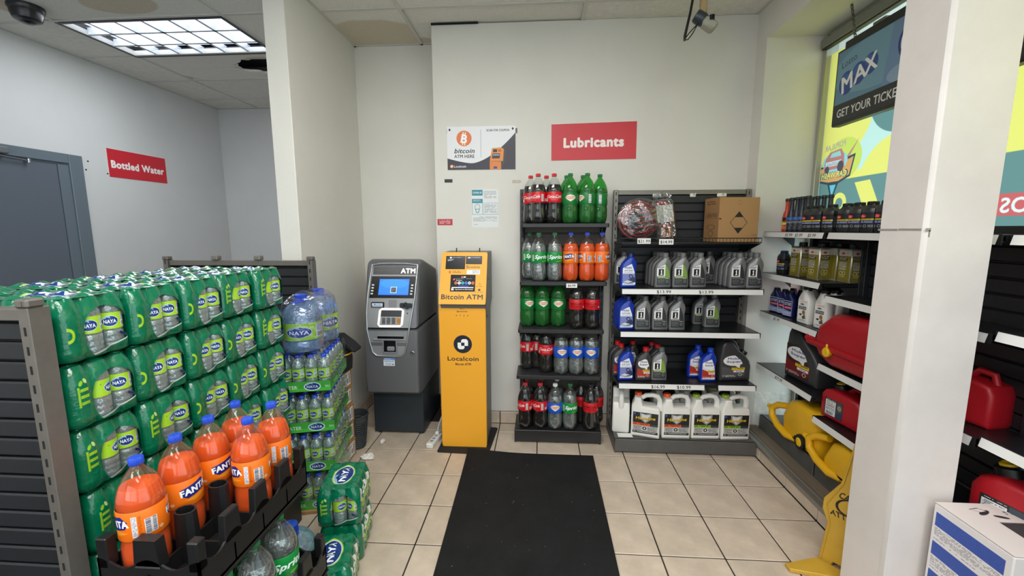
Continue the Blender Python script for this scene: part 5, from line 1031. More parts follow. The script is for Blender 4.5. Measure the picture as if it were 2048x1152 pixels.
for y_, n in ((2.612, 15), (1.62, 15)):
    g = G()
    for k in range(n):
        f = k/(n-1); p = Vector((XS_+.022+.015*f, y_+.08*f, 2.588+.208*f)); A = [p+Vector((.006*math.cos(a) if k % 2 else 0, 0 if k % 2 else .006*math.cos(a), .0105*math.sin(a))) for a in np.linspace(0, 2*PI, 12)[:-1]]; g.tube(A, .0022, 5, closed=True)
    AO('chain', g, mat('chain_steel', (92, 90, 84), .35, .9), ang=60)
# ------------------------------------------------------------------ bottled water
SW = [(.020, 0), (.0285, .004), (.0308, .012), (.0308, .020), (.0295, .024), (.0308, .028), (.0308, .036), (.0295, .040), (.0308, .044), (.0308, .056), (.0292, .060), (.0305, .064), (.0305, .118), (.0312, .122), (.030, .134), (.025, .150), (.017, .163), (.0125, .169), (.0125, .180)]
gS = G(); gS.lathe(SW, 22); gL = G(); gL.lathe([(.0311, .066), (.0311, .116)], 24, uv=True, caps=False); gC = cap_g(.0145, .172, .188, 14)
def small_bottle(parent, loc, rz, cap=False, me={}):
    if not me:
        for n_, g_, m_ in (('bottle', gS, P_WATER), ('label', gL, L_NAYA), ('cap', gC, C_BLUE)):
            o = obj(n_, g_, m_); me[n_] = o.data; bpy.data.objects.remove(o)
    b = bpy.data.objects.new('bottle', me['bottle']); COL.objects.link(b); b.parent = parent; b.location = loc; b.rotation_euler = (0, 0, rz)
    for n_ in ('label', 'cap') if cap else ('label',):
        c = bpy.data.objects.new(n_, me[n_]); COL.objects.link(c); c.parent = b
    return b
# shrink wrap print: end face with clear window, top with oval, long side with lettering
GRN = (4, 110, 76)
def wrap_print(EXTRA):
    cv = Cv(512, 512, GRN, 2)
    PW = [(98, 240), (84, 196), (82, 138), (92, 96), (112, 70), (140, 58), (172, 58), (204, 68), (230, 96), (240, 134), (240, 176), (236, 204), (180, 218), (130, 232)]
    cv.poly(PW, (200, 214, 210, 0))
    EXTRA(cv); cv.poly([(206, 172), (236, 194), (233, 203), (202, 182)], (26, 44, 90)); cv.poly([(98, 240), (130, 232), (180, 218), (236, 204), (236, 209), (180, 225), (130, 240), (104, 247)], (206, 214, 210))
    oval(cv, 384, 128, 60, 48, 0, (176, 204, 70)); cv.lines(290, 236, 480, 250, 1, (20, 140, 90))
    cv.text('naya', 120, 330, 74, (236, 242, 238), .05, .2, w=190)
    for q in range(6): cv.ell(60+q*30, 430-q*8, 12, 34, (150, 196, 52), .5, inner=.6); cv.ell(70+q*30, 400+q*6, 9, 26, (176, 206, 80), -.5)
    return cv
def lime_e(cv):
    for q in range(3): cv.rect(36, 100+q*26, 66, 112+q*26, (150, 196, 44))
    cv.rect(28, 92, 35, 172, (150, 196, 44)); cv.ell(42, 78, 6, 11, (150, 196, 44), .4); cv.ell(58, 72, 6, 11, (190, 216, 130), -.4)
def lime_o(cv): cv.ell(20, 150, 22, 30, (166, 206, 44), inner=.6, a0=270, a1=90)
def wrap_mesh():
    g = G(); L, Wd, H = .26, .198, .187; M = 96
    def outline(z):
        f = z/H
        ins = .010 if f < .02 else 0 if f < .70 else .002+.016*((f-.70)/.30)**1.6
        amp = .009 if f < .62 else .009+.007*min(1, (f-.62)/.25)
        P = []; hx, hy_ = L/2-ins, Wd/2-ins; r = .030
        per = []
        for cx, cy0, a0 in ((hx-r, hy_-r, 0), (-hx+r, hy_-r, PI/2), (-hx+r, -hy_+r, PI), (hx-r, -hy_+r, 3*PI/2)):
            for k in range(7): a = a0+k*PI/12; per.append((cx+r*math.cos(a), cy0+r*math.sin(a), math.cos(a), math.sin(a)))
        out = []
        for i in range(len(per)):
            x0, y0, n0, m0 = per[i]; x1, y1, n1, m1 = per[(i+1) % len(per)]; d = math.hypot(x1-x0, y1-y0); st_ = max(1, int(round(d/.0085)))
            for k in range(st_):
                t_ = k/st_; x, y = x0+(x1-x0)*t_, y0+(y1-y0)*t_
                sc = (abs(math.sin(PI*(x/.065))) if abs(m0) > .99 and abs(m1) > .99 else abs(math.cos(PI*y/.0653)) if abs(n0) > .99 and abs(n1) > .99 else 1)
                e_ = amp*(1-sc**.8); out.append((x-(n0+(n1-n0)*t_)*e_, y-(m0+(m1-m0)*t_)*e_, z))
        return out
    zs = [.0, .006, .03, .06, .09, .115, .135, .155, .170, .179]
    R = [outline(z) for z in zs]; n = len(R[0]); nn = min(len(r) for r in R)
    R = [[r[int(i*len(r)/nn)] for i in range(nn)] for r in R]; n = nn
    P = [p for r in R for p in r]; F = []; U = []
    def uvs(pts):
        c = sum((Vector(p) for p in pts), Vector())/len(pts)
        nx = (Vector(pts[1])-Vector(pts[0])).cross(Vector(pts[2])-Vector(pts[0])); nx.normalize()
        if c.x > L/2-.045 and abs(c.y) < Wd/2-.012: return [((p[1]+Wd/2)/Wd*.5, .5+.5*min(1, p[2]/H)) for p in pts]
        if c.y > Wd/2-.04 and abs(c.x) < L/2-.012: return [((L/2-p[0])/L*.5, .5*min(1, p[2]/H)) for p in pts]
        return [(.75, .25)]*len(pts)
    for k in range(len(R)-1):
        for i in range(n):
            f = (k*n+i, k*n+(i+1) % n, (k+1)*n+(i+1) % n, (k+1)*n+i); F.append(f); U.append(uvs([P[q] for q in f]))
    g.add(P, F, 0, U); g.add(R[0], [tuple(range(n))[::-1]], 0, [[(.75, .25)]*n])
    nx, ny = 28, 21; Q = []; F = []; U = []
    last = R[-1]; hx = max(p[0] for p in last)+.001; hy_ = max(p[1] for p in last)+.001
    for i in range(nx+1):
        for j in range(ny+1):
            a, b = i/nx*2-1, j/ny*2-1; x, y = a*hx, b*hy_
            k = max(abs(a), abs(b)); l = math.hypot(a, b); sq = k/l if l > 0 else 1; x *= 1-.16*(1-sq)*k; y *= 1-.16*(1-sq)*k
            bx = (x+.13) % .065-.0325; by = (y+.098) % .0653-.0327; bump_ = math.exp(-(bx*bx+by*by)/(2*.0125**2))
            Q.append((x, y, .178+(.0125*bump_+.002*(1-k))*(1-k**8)))
    for i in range(nx):
        for j in range(ny):
            a = i*(ny+1)+j; f = (a, a+ny+1, a+ny+2, a+1); F.append(f)
            U.append([(.75-(Q[q][0])/.30*.5, .75-(Q[q][1])/.225*.5) for q in f])
    g.add(Q, F, 0, U); return g
WG = wrap_mesh()
def pack(mw):
    o = thing('water_pack', 'x', 'water pack', (0, 0, 0)); obj('wrap', WG, mw, o, ang=70)
    for q in (-1, 0, 1): small_bottle(o, (.0925, q*.0645, .003), random.uniform(.8, 2.3))
    for q in (-1, 0, 1): small_bottle(o, (.030, q*.0645, .003), random.uniform(-3, 3))
    return o
M_W = [printed('green_shrink_wrap', wrap_print(f), .16, alpha=True, coat=.4, bump=(40, .38)) for f in (lime_e, lime_o)]
PK = [Maker(lambda: pack(M_W[0])), Maker(lambda: pack(M_W[1]))]; PKN = [0]
def K_PACK(*a):
    PKN[0] += 1; return PK[(PKN[0]*5//3) % 2](*a)
near_rack = rack('gondola_rack', 'grey gondola end panel with black slats in front of the green water stack', -2.25, -1.262, .995, 1.357, None, [], slat=.053, zlow=.05, post=mat('rack_warm_grey', (114, 109, 103), .38, .35, noise=(30, .08)))
far_rack = rack('gondola_rack', 'grey gondola end panel with black slats beyond the green water stack', -2.35, -1.388, 2.545, 1.362, None, [], slat=.058, zlow=.1, post=mat('rack_warm_grey', (114, 109, 103), .38, .35))
for x in (-2.01, -1.735):
    g = G(); g.box(x-.02+1.869, x+.02+1.869, -.05, -.006, 1.365, 1.392, bev=.005); obj('hook_cap', g, M_RKG, far_rack, smooth=False)
X0 = -1.28-.13
NEAR = ['nearest the grey panel', 'second along', 'third along', 'fourth along', 'fifth along']
LAY = ['top layer', 'second layer', 'third layer', 'fourth layer', 'fifth layer', 'sixth layer']
NTH = ['first', 'second', 'third', 'fourth', 'fifth']
# a low black pallet carries the stack
t = thing('pallet', 'black plastic pallet under the stack of green water packs', 'pallet', (-1.62, 1.52, 0))
g = G(); g.box(-.36, .36, -.52, .52, .20, .235, bev=.005); obj('deck', g, M_BLK, t, smooth=False)
for x in (-.3, 0, .3):
    g = G(); g.box(x-.05, x+.05, -.5, .5, 0, .20, bev=.005); obj('runner', g, M_BLK, t, smooth=False)
pr = random.Random(5)
for l in range(6):
    for c in range(5):
        jx, jr = pr.uniform(-.008, .008), pr.uniform(-.03, .03)
        K_PACK((X0+jx, 1.025+.1+c*.2, .237+.19*(5-l)), jr, f'green water pack in the {LAY[l]} of the tall stack, {NTH[c]} from the near rack', 'green packs in the tall stack')
for c in range(5): K_PACK((X0-.262, 1.125+c*.2, .237+.19*5), pr.uniform(-.03, .03), f'green water pack in the second row of the stack top, {NTH[c]} from the near rack', 'green packs in the tall stack')
for c in range(5):
    for l in (4,): K_PACK((X0-.262, 1.125+c*.2, .237+.19*l), 0, f'green water pack under the second row of the stack top, {NTH[c]} from the near rack', 'green packs in the tall stack')
g = G(); g.box(X0-.39, X0-.135, 1.03, 2.02, .237, .237+.19*4-.002); tag(obj('stack_core', g, mat('dark_green_film', (6, 70, 46), .3), smooth=False), 'inner block of wrapped packs hidden behind the front columns', 'water pack', kind='stuff')
# floor packs
K_PACK((-.945, 1.865, 0), -PI/2+.20, 'green water pack on the floor beneath the capped pair by the trays', 'green packs on the floor')
K_PACK((-.945, 1.865, .187), -PI/2+.20, 'green water pack on top of the floor pair, blue oval facing up', 'green packs on the floor')
K_PACK((-.885, 1.59, 0), -PI/2+.32, 'single green water pack on the floor in front of the pair', 'green packs on the floor')
# big jugs
JP = [(.07, 0), (.096, .006), (.10, .02), (.10, .05), (.096, .058), (.10, .066), (.10, .16), (.097, .17), (.099, .18), (.094, .205), (.078, .232), (.05, .252), (.030, .262), (.026, .268), (.026, .285)]
def jug_parts(parent, loc, rz, asroot=None):
    g = G(); g.lathe(JP, 32)
    if asroot: b = asroot; obj('bottle', g, P_JUG, b)
    else: b = obj('jug', g, P_JUG, parent, loc=loc); b.rotation_euler = (0, 0, rz)
    g = G(); g.lathe([(.1008, .068), (.1008, .158)], 32, uv=True, caps=False); obj('label', g, L_NAYA, b)
    g = cap_g(.031, .272, .300, 26); g.lathe([(.034, .262), (.034, .271)], 24); obj('cap', g, C_BLUE, b)
    g = G(); g.tube([(.028*math.cos(a)+(.075 if 0 else 0), -.028-.05*math.sin(a*.5), .266) for a in np.linspace(0, PI, 10)], .005, 6); obj('handle', g, C_BLUE, b)
    return b
t = thing('jug', 'big clear water jug with blue cap on the floor by the green packs', 'jug', (-1.065, 1.60, 0), .6); jug_parts(None, None, 0, t)
TR = (-1.287, 2.268); TRZ = .24
t = thing('jug_pack', 'shrink-wrapped pack of big water jugs on top of the bottle trays', 'water pack', (TR[0]-.005, TR[1]-.01, .912), TRZ)
jug_parts(t, (-.005, -.105, 0), .1); jug_parts(t, (.03, .105, 0), .9)
g = G(); gq = []
for k, (z, s_) in enumerate(((0, .98), (.02, 1), (.20, 1.0), (.25, .93), (.285, .70), (.297, .45))):
    for i in range(40):
        a = 2*PI*i/40; ca, sa = math.cos(a), math.sin(a); x = .112*s_*abs(ca)**.5*(1 if ca > 0 else -1)+.01; y = .215*s_*abs(sa)**.5*(1 if sa > 0 else -1); gq.append((x+.004*math.sin(7*a+k), y+.004*math.cos(9*a), z+(.008*math.sin(5*a) if k > 2 else 0)))
g.add(gq, [(k*40+i, k*40+(i+1) % 40, (k+1)*40+(i+1) % 40, (k+1)*40+i) for k in range(5) for i in range(40)]+[tuple(range(200, 240))]); obj('film', g, clear('shrink_film', (226, 232, 250), .05, .45, .1, .02, bump=(30, .9)), t)
# trays of small bottles
cv = Cv(520, 70, (70, 172, 60)); cv.text('WATER', 150, 36, 24, (226, 244, 220), .03, w=110); oval(cv, 300, 35, 46, 25, 0, (240, 246, 240)); cv.text('EAU NATURELLE', 442, 36, 15, (226, 244, 220), .02, w=120)
M_TRAY = printed('tray_print', cv, .4); M_TRG = mat('tray_green', (66, 166, 58), .45)
def tray():
    o = thing('bottle_tray', 'x', 'water tray'); w, d, h = .134, .20, .055
    g = G(); g.box(-w, w, -d, d, 0, .004); g.box(-w, w, -d, -d+.003, 0, h); g.box(-w, w, d-.003, d, 0, h); g.box(-w, -w+.003, -d, d, 0, h); g.box(w-.003, w, -d, d, 0, h)
    g.quad((-w, -d-.0006, .001), (w, -d-.0006, .001), (w, -d-.0006, h-.001), (-w, -d-.0006, h-.001), 1, uv=((.15, 0), (.8, 0), (.8, 1), (.15, 1))); g.quad((w+.0006, -d, .001), (w+.0006, d, .001), (w+.0006, d, h-.001), (w+.0006, -d, h-.001), 1)
    obj('tray', g, [M_TRG, M_TRAY], o, smooth=False)
    for i in range(4):
        for j in range(6):
            if j > 1 and i < 2: continue
            small_bottle(o, (-.0975+i*.065, -.164+j*.0655, .005), random.uniform(-.7, .7)+(PI/2 if i == 3 and j else 0), True)
    g = G(); gq = []
    for k, (z, s_) in enumerate(((.02, 1.0), (.13, 1.0), (.165, .985), (.192, .95))):
        for i in range(48):
            a = 2*PI*i/48; ca, sa = math.cos(a), math.sin(a); gq.append(((w+.001)*s_*min(1, abs(ca)*1.6)*(1 if ca > 0 else -1), (d+.001)*s_*min(1, abs(sa)*1.6)*(1 if sa > 0 else -1), z))
    g.add(gq, [(k*48+i, k*48+(i+1) % 48, (k+1)*48+(i+1) % 48, (k+1)*48+i) for k in range(3) for i in range(48)]); obj('film', g, clear('shrink_film_clear', (240, 246, 246), .03, .35, .1, .0, bump=(36, .9)), o)
    return o
K_TRAY = Maker(tray)
for n, z in enumerate((.700, .474, .248, .022)): K_TRAY((TR[0]+(.0, .003, .004, -.004)[n], TR[1], z), TRZ+(0, .02, -.02, .02)[n], f'green tray of small water bottles, {ORD[n]} down below the jug pack', 'stacked water trays')
g = G(); g.box(-.15, .15, -.21, .21, 0, .022, bev=.004); o = tag(obj('base_board', g, M_CARD, loc=(TR[0], TR[1], 0), smooth=False), 'cardboard sheet on the floor under the water trays', 'board'); o.rotation_euler = (0, 0, TRZ)
# brown cartons with white labels, bag on top
cv = Cv(260, 200, (236, 234, 230)); cv.poly([(14, 40), (60, 20), (60, 80), (14, 90)], (30, 30, 34)); cv.lines(70, 24, 180, 70, 5, (60, 60, 64)); cv.bar(150, 90, 196, 170); cv.lines(14, 104, 140, 180, 6, (90, 90, 94)); cv.bar(206, 20, 250, 180, vert=False)
M_LABEL = printed('carton_label', cv, .6)
def shipper():
    o = thing('carton', 'x', 'box'); g = G(); g.box(-.11, .11, -.075, .075, 0, .124, bev=.002); obj('box', g, M_CARD, o, smooth=False)
    g = G(); g.box(.110, .1106, -.070, .052, .018, .108); g.quad((.1112, -.070, .018), (.1112, .052, .018), (.1112, .052, .108), (.1112, -.070, .108), 1); obj('label', g, [WHM, M_LABEL], o, smooth=False)
    g = G(); g.box(-.1, .1105, -.012, .012, .123, .1246); obj('tape', g, mat('carton_tape', (190, 150, 104), .3), o, smooth=False); return o
K_SHIP = Maker(shipper)
for n in range(5): K_SHIP((-1.385+(.003, -.002, .004, -.003, .0)[n], 2.632, .125*n), (.01, -.015, .02, .0, -.01)[n], f'brown carton with white label behind the trays, {ORD[4-n]} from the top', 'cartons beside the bin')
t = thing('bag', 'black bag with a yellow stripe on the brown cartons', 'bag', (-1.365, 2.615, .625), 0)
g = G(); Q = []
for k, (z, w, d) in enumerate(((0, .105, .06), (.015, .125, .075), (.09, .135, .08), (.155, .13, .078), (.20, .12, .07), (.235, .10, .055), (.25, .05, .03))):
    for i in range(28):
        a = 2*PI*i/28; ca, sa = math.cos(a), math.sin(a); Q.append((w*abs(ca)**.6*(1 if ca > 0 else -1)+.004*math.sin(3*a+k), d*abs(sa)**.6*(1 if sa > 0 else -1)+.003*math.sin(4*a+2*k), z+.008*math.sin(2*a+k)*(k > 3)))
g.add(Q, [(k*28+i, k*28+(i+1) % 28, (k+1)*28+(i+1) % 28, (k+1)*28+i) for k in range(6) for i in range(28)]+[tuple(range(28))[::-1], tuple(range(168, 196))]); M_BAGK = mat('bag_fabric', (22, 22, 24), .8, bump=(80, .3)); obj('body', g, M_BAGK, t)
g = G(); g.prism([(-.06, .245), (.08, .252), (.15, .20), (.19, .16), (.185, .145), (.14, .165), (.05, .225), (-.06, .23)], -.06, .05, 'y', 0, .008); obj('flap', g, M_BAGK, t)
g = G(); Q = [(.139*abs(math.cos(a))**.6*(1 if math.cos(a) > 0 else -1), .084*abs(math.sin(a))**.6*(1 if math.sin(a) > 0 else -1), .128) for a in np.linspace(0, 2*PI, 29)[:-1]]; g.tube(Q, .005, 6, closed=True); obj('stripe', g, mat('yellow_stripe', (232, 178, 40), .5), t)
# mesh bin and litter
t = thing('waste_bin', 'dark mesh waste bin beside the brown cartons', 'bin', (-1.305, 2.80, 0)); M_MESH = mat('bin_charcoal', (56, 60, 64), .5)
g = G(); g.lathe([(.0, .004), (.054, .004), (.058, 0), (.066, .10), (.066, .105)], 24, caps=False); nb = 30
g.lathe([(.079, .195), (.082, .20), (.084, .235), (.090, .24), (.090, .248), (.083, .248), (.079, .20)], 30, caps=False); obj('shell', g, M_MESH, t)
g = G()
for k in range(nb):
    a = 2*PI*k/nb; b = a+.5
    g.tube([(.060*math.cos(a), .060*math.sin(a), .02), (.080*math.cos(a), .080*math.sin(a), .20)], .0028, 4)
for z in np.linspace(.02, .19, 12): r = .060+.020*(z-.02)/.18; g.tube([(r*math.cos(a), r*math.sin(a), z) for a in np.linspace(0, 2*PI, 25)[:-1]], .0026, 4, closed=True)
ms = obj('mesh', g, M_MESH, t, ang=60); ms['kind'] = 'stuff'
g = G(); g.lathe([(.052, .005), (.072, .19)], 24, caps=False); obj('liner', g, mat('bin_liner', (38, 40, 44), .5), t)
def crumple(label, c, rx, ry, rz_, seed):
    g = G(); r_ = random.Random(seed); n, m_ = 14, 8; Q = []
    for i in range(m_+1):
        for j in range(n):
            p, a = PI*i/m_, 2*PI*j/n; k = r_.uniform(.62, 1.12); Q.append((rx*k*math.sin(p)*math.cos(a), ry*k*math.sin(p)*math.sin(a), max(-rz_*.9, -rz_*k*math.cos(p))))
    g.add(Q, [(i*n+j, i*n+(j+1) % n, (i+1)*n+(j+1) % n, (i+1)*n+j) for i in range(m_) for j in range(n)]); o = obj('crumpled_paper', g, mat('tissue_white', (232, 230, 226), .8), smooth=False, loc=(c[0], c[1], rz_*.92)); return tag(o, label, 'paper', 'crumpled paper on the floor')
crumple('small crumpled white paper on the tiles before the grey machine', (-1.14, 2.855), .016, .028, .016, 3); crumple('larger crumpled white tissue on the tiles beside the floor packs', (-1.165, 2.64), .05, .045, .016, 9)
# ------------------------------------------------------------------ crates of big soda bottles
M_CRT = mat('crate_black', (26, 26, 27), .38, noise=(20, .15))
def crate():
    o = thing('bottle_crate', 'x', 'crate'); W2, L2 = .14, .252; g = G(); th = .006
    g.box(-W2, W2, -L2, L2, 0, .018)
    def wall(p, q, n, nrm):
        P = []; F = []
        for i in range(n+1):
            f = i/n; x, y = p[0]+(q[0]-p[0])*f, p[1]+(q[1]-p[1])*f; L_ = math.hypot(q[0]-p[0], q[1]-p[1])
            h = .098+.014*math.cos(2*PI*f*round(L_/.125)); 
            for dx in (0, th): P += [(x-nrm[0]*dx, y-nrm[1]*dx, 0), (x-nrm[0]*dx, y-nrm[1]*dx, h)]
        for i in range(n):
            a = i*4; b = a+4; F += [(a, b, b+1, a+1), (a+2, a+3, b+3, b+2), (a+1, b+1, b+3, a+3)]
        F += [(0, 1, 3, 2), (n*4, n*4+2, n*4+3, n*4+1)]
        g.add(P, F)
    wall((-W2, -L2), (W2, -L2), 24, (0, -1)); wall((W2, -L2), (W2, L2), 48, (1, 0)); wall((W2, L2), (-W2, L2), 24, (0, 1)); wall((-W2, L2), (-W2, -L2), 48, (-1, 0))
    for y in (-.126, 0, .126): g.box(-W2, W2, y-.003, y+.003, 0, .07)
    g.box(-.003, .003, -L2, L2, 0, .07); g.box(-W2-.004, W2+.004, -L2-.004, L2+.004, .0, .010, bev=.002)
    obj('tray', g, M_CRT, o, smooth=False)
    def post(x, y, r0, r1, h, sx=1, sy=1):
        g = G(); n = 10
        g.x = Matrix.Translation((x, y, 0)) @ Matrix.Diagonal((sx, sy, 1, 1)); g.lathe([(r0, .02), (r1, h), (r1*.82, h), (r1*.78, h-.06)], n, caps=False); obj('divider', g, M_CRT, o, ang=30)
    for y in (-.126, 0, .126): post(0, y, .036, .030, .165, 1, .8)
    for y in (-.126, 0, .126):
        for s_ in (-1, 1):
            g = G(); g.prism([(y-.034, .085), (y+.034, .085), (y+.028, .170), (y-.028, .170)], s_*(W2-.022), s_*W2, 'x', 0, .003); g.box(s_*(W2-.003), s_*(W2-.019), y-.02, y+.02, .166, .1705, 0); obj('divider', g, M_CRT, o, smooth=False)
    for s_ in (-1, 1):
        g = G(); g.prism([(-.036, .09), (.036, .09), (.030, .168), (-.030, .168)], s_*(L2-.022), s_*L2, 'y', 0, .003); obj('divider', g, M_CRT, o, smooth=False)
        for sx in (-1, 1):
            g = G(); a, b = sx*(W2-.03), sx*W2; c, d = s_*(L2-.03), s_*L2; g.box(a, b, c, d, .08, .165, bev=.003); obj('divider', g, M_CRT, o, smooth=False)
    return o
K_CRATE = Maker(crate)
CX, CY = -1.010, 1.180; GC = 'black bottle crates'
K_CRATE((CX, CY, .592), 0, 'black bottle crate holding the orange sodas, top of its stack', GC)
K_CRATE((CX+.055, CY, .235), 0, 'black bottle crate below the orange sodas, holding lemon-lime bottles', GC)
K_CRATE((CX+.055, CY, .062), 0, 'empty black bottle crate at the foot of the soda crates', GC)
g = G(); g.box(CX-.085, CX+.195, CY-.25, CY+.25, 0, .062, bev=.004); tag(obj('plinth_board', g, M_CARD, smooth=False), 'brown board on the floor under the black crates', 'board')
zc = .612; GO = 'orange sodas in the crate'
for x, y, r, l in ((-1.080, .998, -.45, 'nearest the gondola panel'), (-1.080, 1.122, 1.5, 'second along the water stack'), (-1.078, 1.246, 1.45, 'third along the water stack'), (-1.076, 1.368, -1.3, 'fourth along the water stack'), (-.944, 1.246, -.55, 'on the aisle side, third cell'), (-.944, 1.368, -.35, 'on the aisle side, end cell')):
    K_FAN((x, y, zc), r, 'orange soda in the top crate, '+l, GO)
zc = .255
for x, y, r, l in ((-.887, 1.150, .95, 'second cell'), (-.887, 1.275, 1.15, 'third cell'), (-1.025, 1.150, 0, 'inner second cell'), (-1.025, 1.275, 0, 'inner third cell'), (-1.025, 1.03, .2, 'inner first cell'), (-.887, 1.03, .5, 'first cell')):
    K_SPR((x, y, zc), r, 'lemon-lime soda in the lower crate, '+l, 'lemon-lime sodas in the lower crate')
# ------------------------------------------------------------------ fuel cans
M_RED = mat('red_can_plastic', (172, 22, 34), .42, noise=(8, .05)); M_YEL = mat('yellow_can_plastic', (232, 178, 22), .42, noise=(8, .06))
GF = 'fuel cans on the window rack'
t = thing('fuel_can', 'large red fuel can lying on its side on the window rack beside the pier', 'fuel can', (1.70, 2.2, .80), 0, GF); T0 = Vector(t.location)
g = G(); g.prism([(2.485, .905), (2.45, 1.02), (2.35, 1.095), (2.02, 1.115), (1.93, 1.02), (1.90, .905), (1.95, .82), (2.33, .803), (2.43, .84)], 1.555, 1.77, 'x', 0, .06)
g.prism([(2.50, .90), (2.50, .918), (2.40, .925), (1.90, .925), (1.89, .90), (2.40, .895)], 1.540, 1.776, 'x', 0, .006); g.tube([(1.60, 2.44, .93), (1.57, 2.52, .925), (1.60, 2.535, .92), (1.70, 2.53, .925), (1.755, 2.45, .93)], .022, 10); AO('body', g, M_RED, ang=45)
g = G(); g.x = Matrix.Translation((1.545, 2.31, .893)) @ Matrix.Rotation(-PI/2, 4, 'Y'); g.lathe([(.020, -.01), (.026, 0), (.026, .012), (.022, .016)], 24); g.box(.018, .045, -.006, .006, .002, .012, bev=.003); AO('spout_cap', g, C_YEL, ang=40)
def upright_can(label, loc, rz, body, s=1.0, lab=True):
    o = thing('fuel_can', label, 'fuel can', loc, rz, GF); o.scale = (s, s, s)
    g = G(); g.prism([(-.13, 0), (.13, 0), (.138, .02), (.138, .18), (.12, .225), (.05, .245), (-.06, .25), (-.115, .23), (-.138, .19), (-.138, .02)], -.085, .085, 'y', 0, .025); g.tube([(.10, 0, .215), (.085, 0, .275), (.02, 0, .285), (-.01, 0, .25)], .018, 10); obj('body', g, body, o, ang=45)
    g = G(); g.x = Matrix.Translation((-.075, 0, .235)) @ Matrix.Rotation(-.25, 4, 'Y'); g.lathe([(.038, -.01), (.040, .0), (.038, .035), (.030, .042)], 26, mod=lambda t_, z: 1+.02*math.cos(20*t_)); obj('collar', g, C_BLACK, o)
    g = G(); g.x = Matrix.Translation((-.075, 0, .235)) @ Matrix.Rotation(-.25, 4, 'Y'); g.lathe([(.024, .040), (.024, .050), (.018, .054)], 22); g.box(-.018, .018, -.004, .004, .05, .058, bev=.002); obj('spout_cap', g, C_YEL, o)
    if not lab: return o
    g = G(); g.quad((-.098, -.0858, .035), (.03, -.0858, .035), (.03, -.0858, .175), (-.098, -.0858, .175)); obj('label', g, L_CAN, o, smooth=False); return o
upright_can('small red fuel can with yellow cap, below the lying can beside the pier', (1.715, 2.33, .487), FX+.15, M_RED, .92).scale = (.92, .92, .70)
upright_can('red fuel can seen past the pier, on the middle shelf', (1.715, 1.72, .80), FX+.2, M_RED, .72, False)
upright_can('red fuel can with yellow cap behind the blue and white box', (1.715, 1.46, .425), FX+.2, M_RED, 1.0)
g = G(); g.box(1.60, 1.83, 1.0, 1.535, .40, .425, bev=.003); g.v = [tuple(Vector(p)-Vector(bay3.location)) for p in g.v]; obj('shelf', g, M_SHF, bay3, smooth=False)
def yellow_can(label, y0, y1, x0, hz, s_):
    global t, T0
    t = thing('fuel_can', label, 'fuel can', (x0+.12, (y0+y1)/2, .205), 0, GF); T0 = Vector(t.location); d = y1-y0
    g = G(); g.prism([(y1-.01, .208), (y1, .235), (y1+.01, hz-.14), (y1-.05, hz-.03), (y1-.14, hz), (y0+.02, hz), (y0, hz-.04), (y0, .22), (y0+.012, .208)], x0, x0+.185, 'x', 0, .045); AO('body', g, M_YEL, ang=50)
    g = G(); g.tube([(x0+.03, y1-.01, .40*s_+.2*(1-s_)), (x0+.015, y1+.07, .375*s_+.2*(1-s_)), (x0+.0, y1+.115, .335), (x0-.005, y1+.095, .285), (x0-.008, y1+.02, .252), (x0-.005, y1-.08, .235), (x0+.02, y1-.14, .235)], [.020, .022, .021, .021, .022, .023, .02], 12); AO('handle', g, M_YEL, ang=60)
    g = G(); g.x = Matrix.Translation((x0+.0, y1+.11, .335)) @ Matrix.Rotation(-PI/2+.0, 4, 'X'); g.lathe([(.013, 0), (.013, .025), (.016, .026), (.016, .042), (.0, .042)], 14); AO('spout', g, C_YEL)
    if s_ == 1:
        g = G(); g.x = Matrix.Translation((x0+.006, y1-.225, .262)) @ Matrix.Rotation(-PI/2, 4, 'Y'); g.lathe([(.046, -.01), (.047, .012), (.044, .022), (.026, .024), (.026, .012)], 28, mod=lambda t_, z: 1+.015*math.cos(22*t_)); g.box(-.012, .012, .04, .062, 0, .016); AO('collar', g, C_BLACK)
        g = G(); g.x = Matrix.Translation((x0+.006, y1-.225, .262)) @ Matrix.Rotation(-PI/2, 4, 'Y'); g.lathe([(.027, .0), (.027, .024), (.02, .028)], 24); g.box(-.018, .018, -.004, .004, .026, .032); AO('spout_cap', g, C_YEL)
yellow_can('yellow fuel can with black ring cap on the rack base by the corner', 2.40, 2.765, 1.60, .490, 1)
yellow_can('second yellow fuel can on the rack base, behind the wet floor sign', 2.04, 2.335, 1.585, .425, .98)
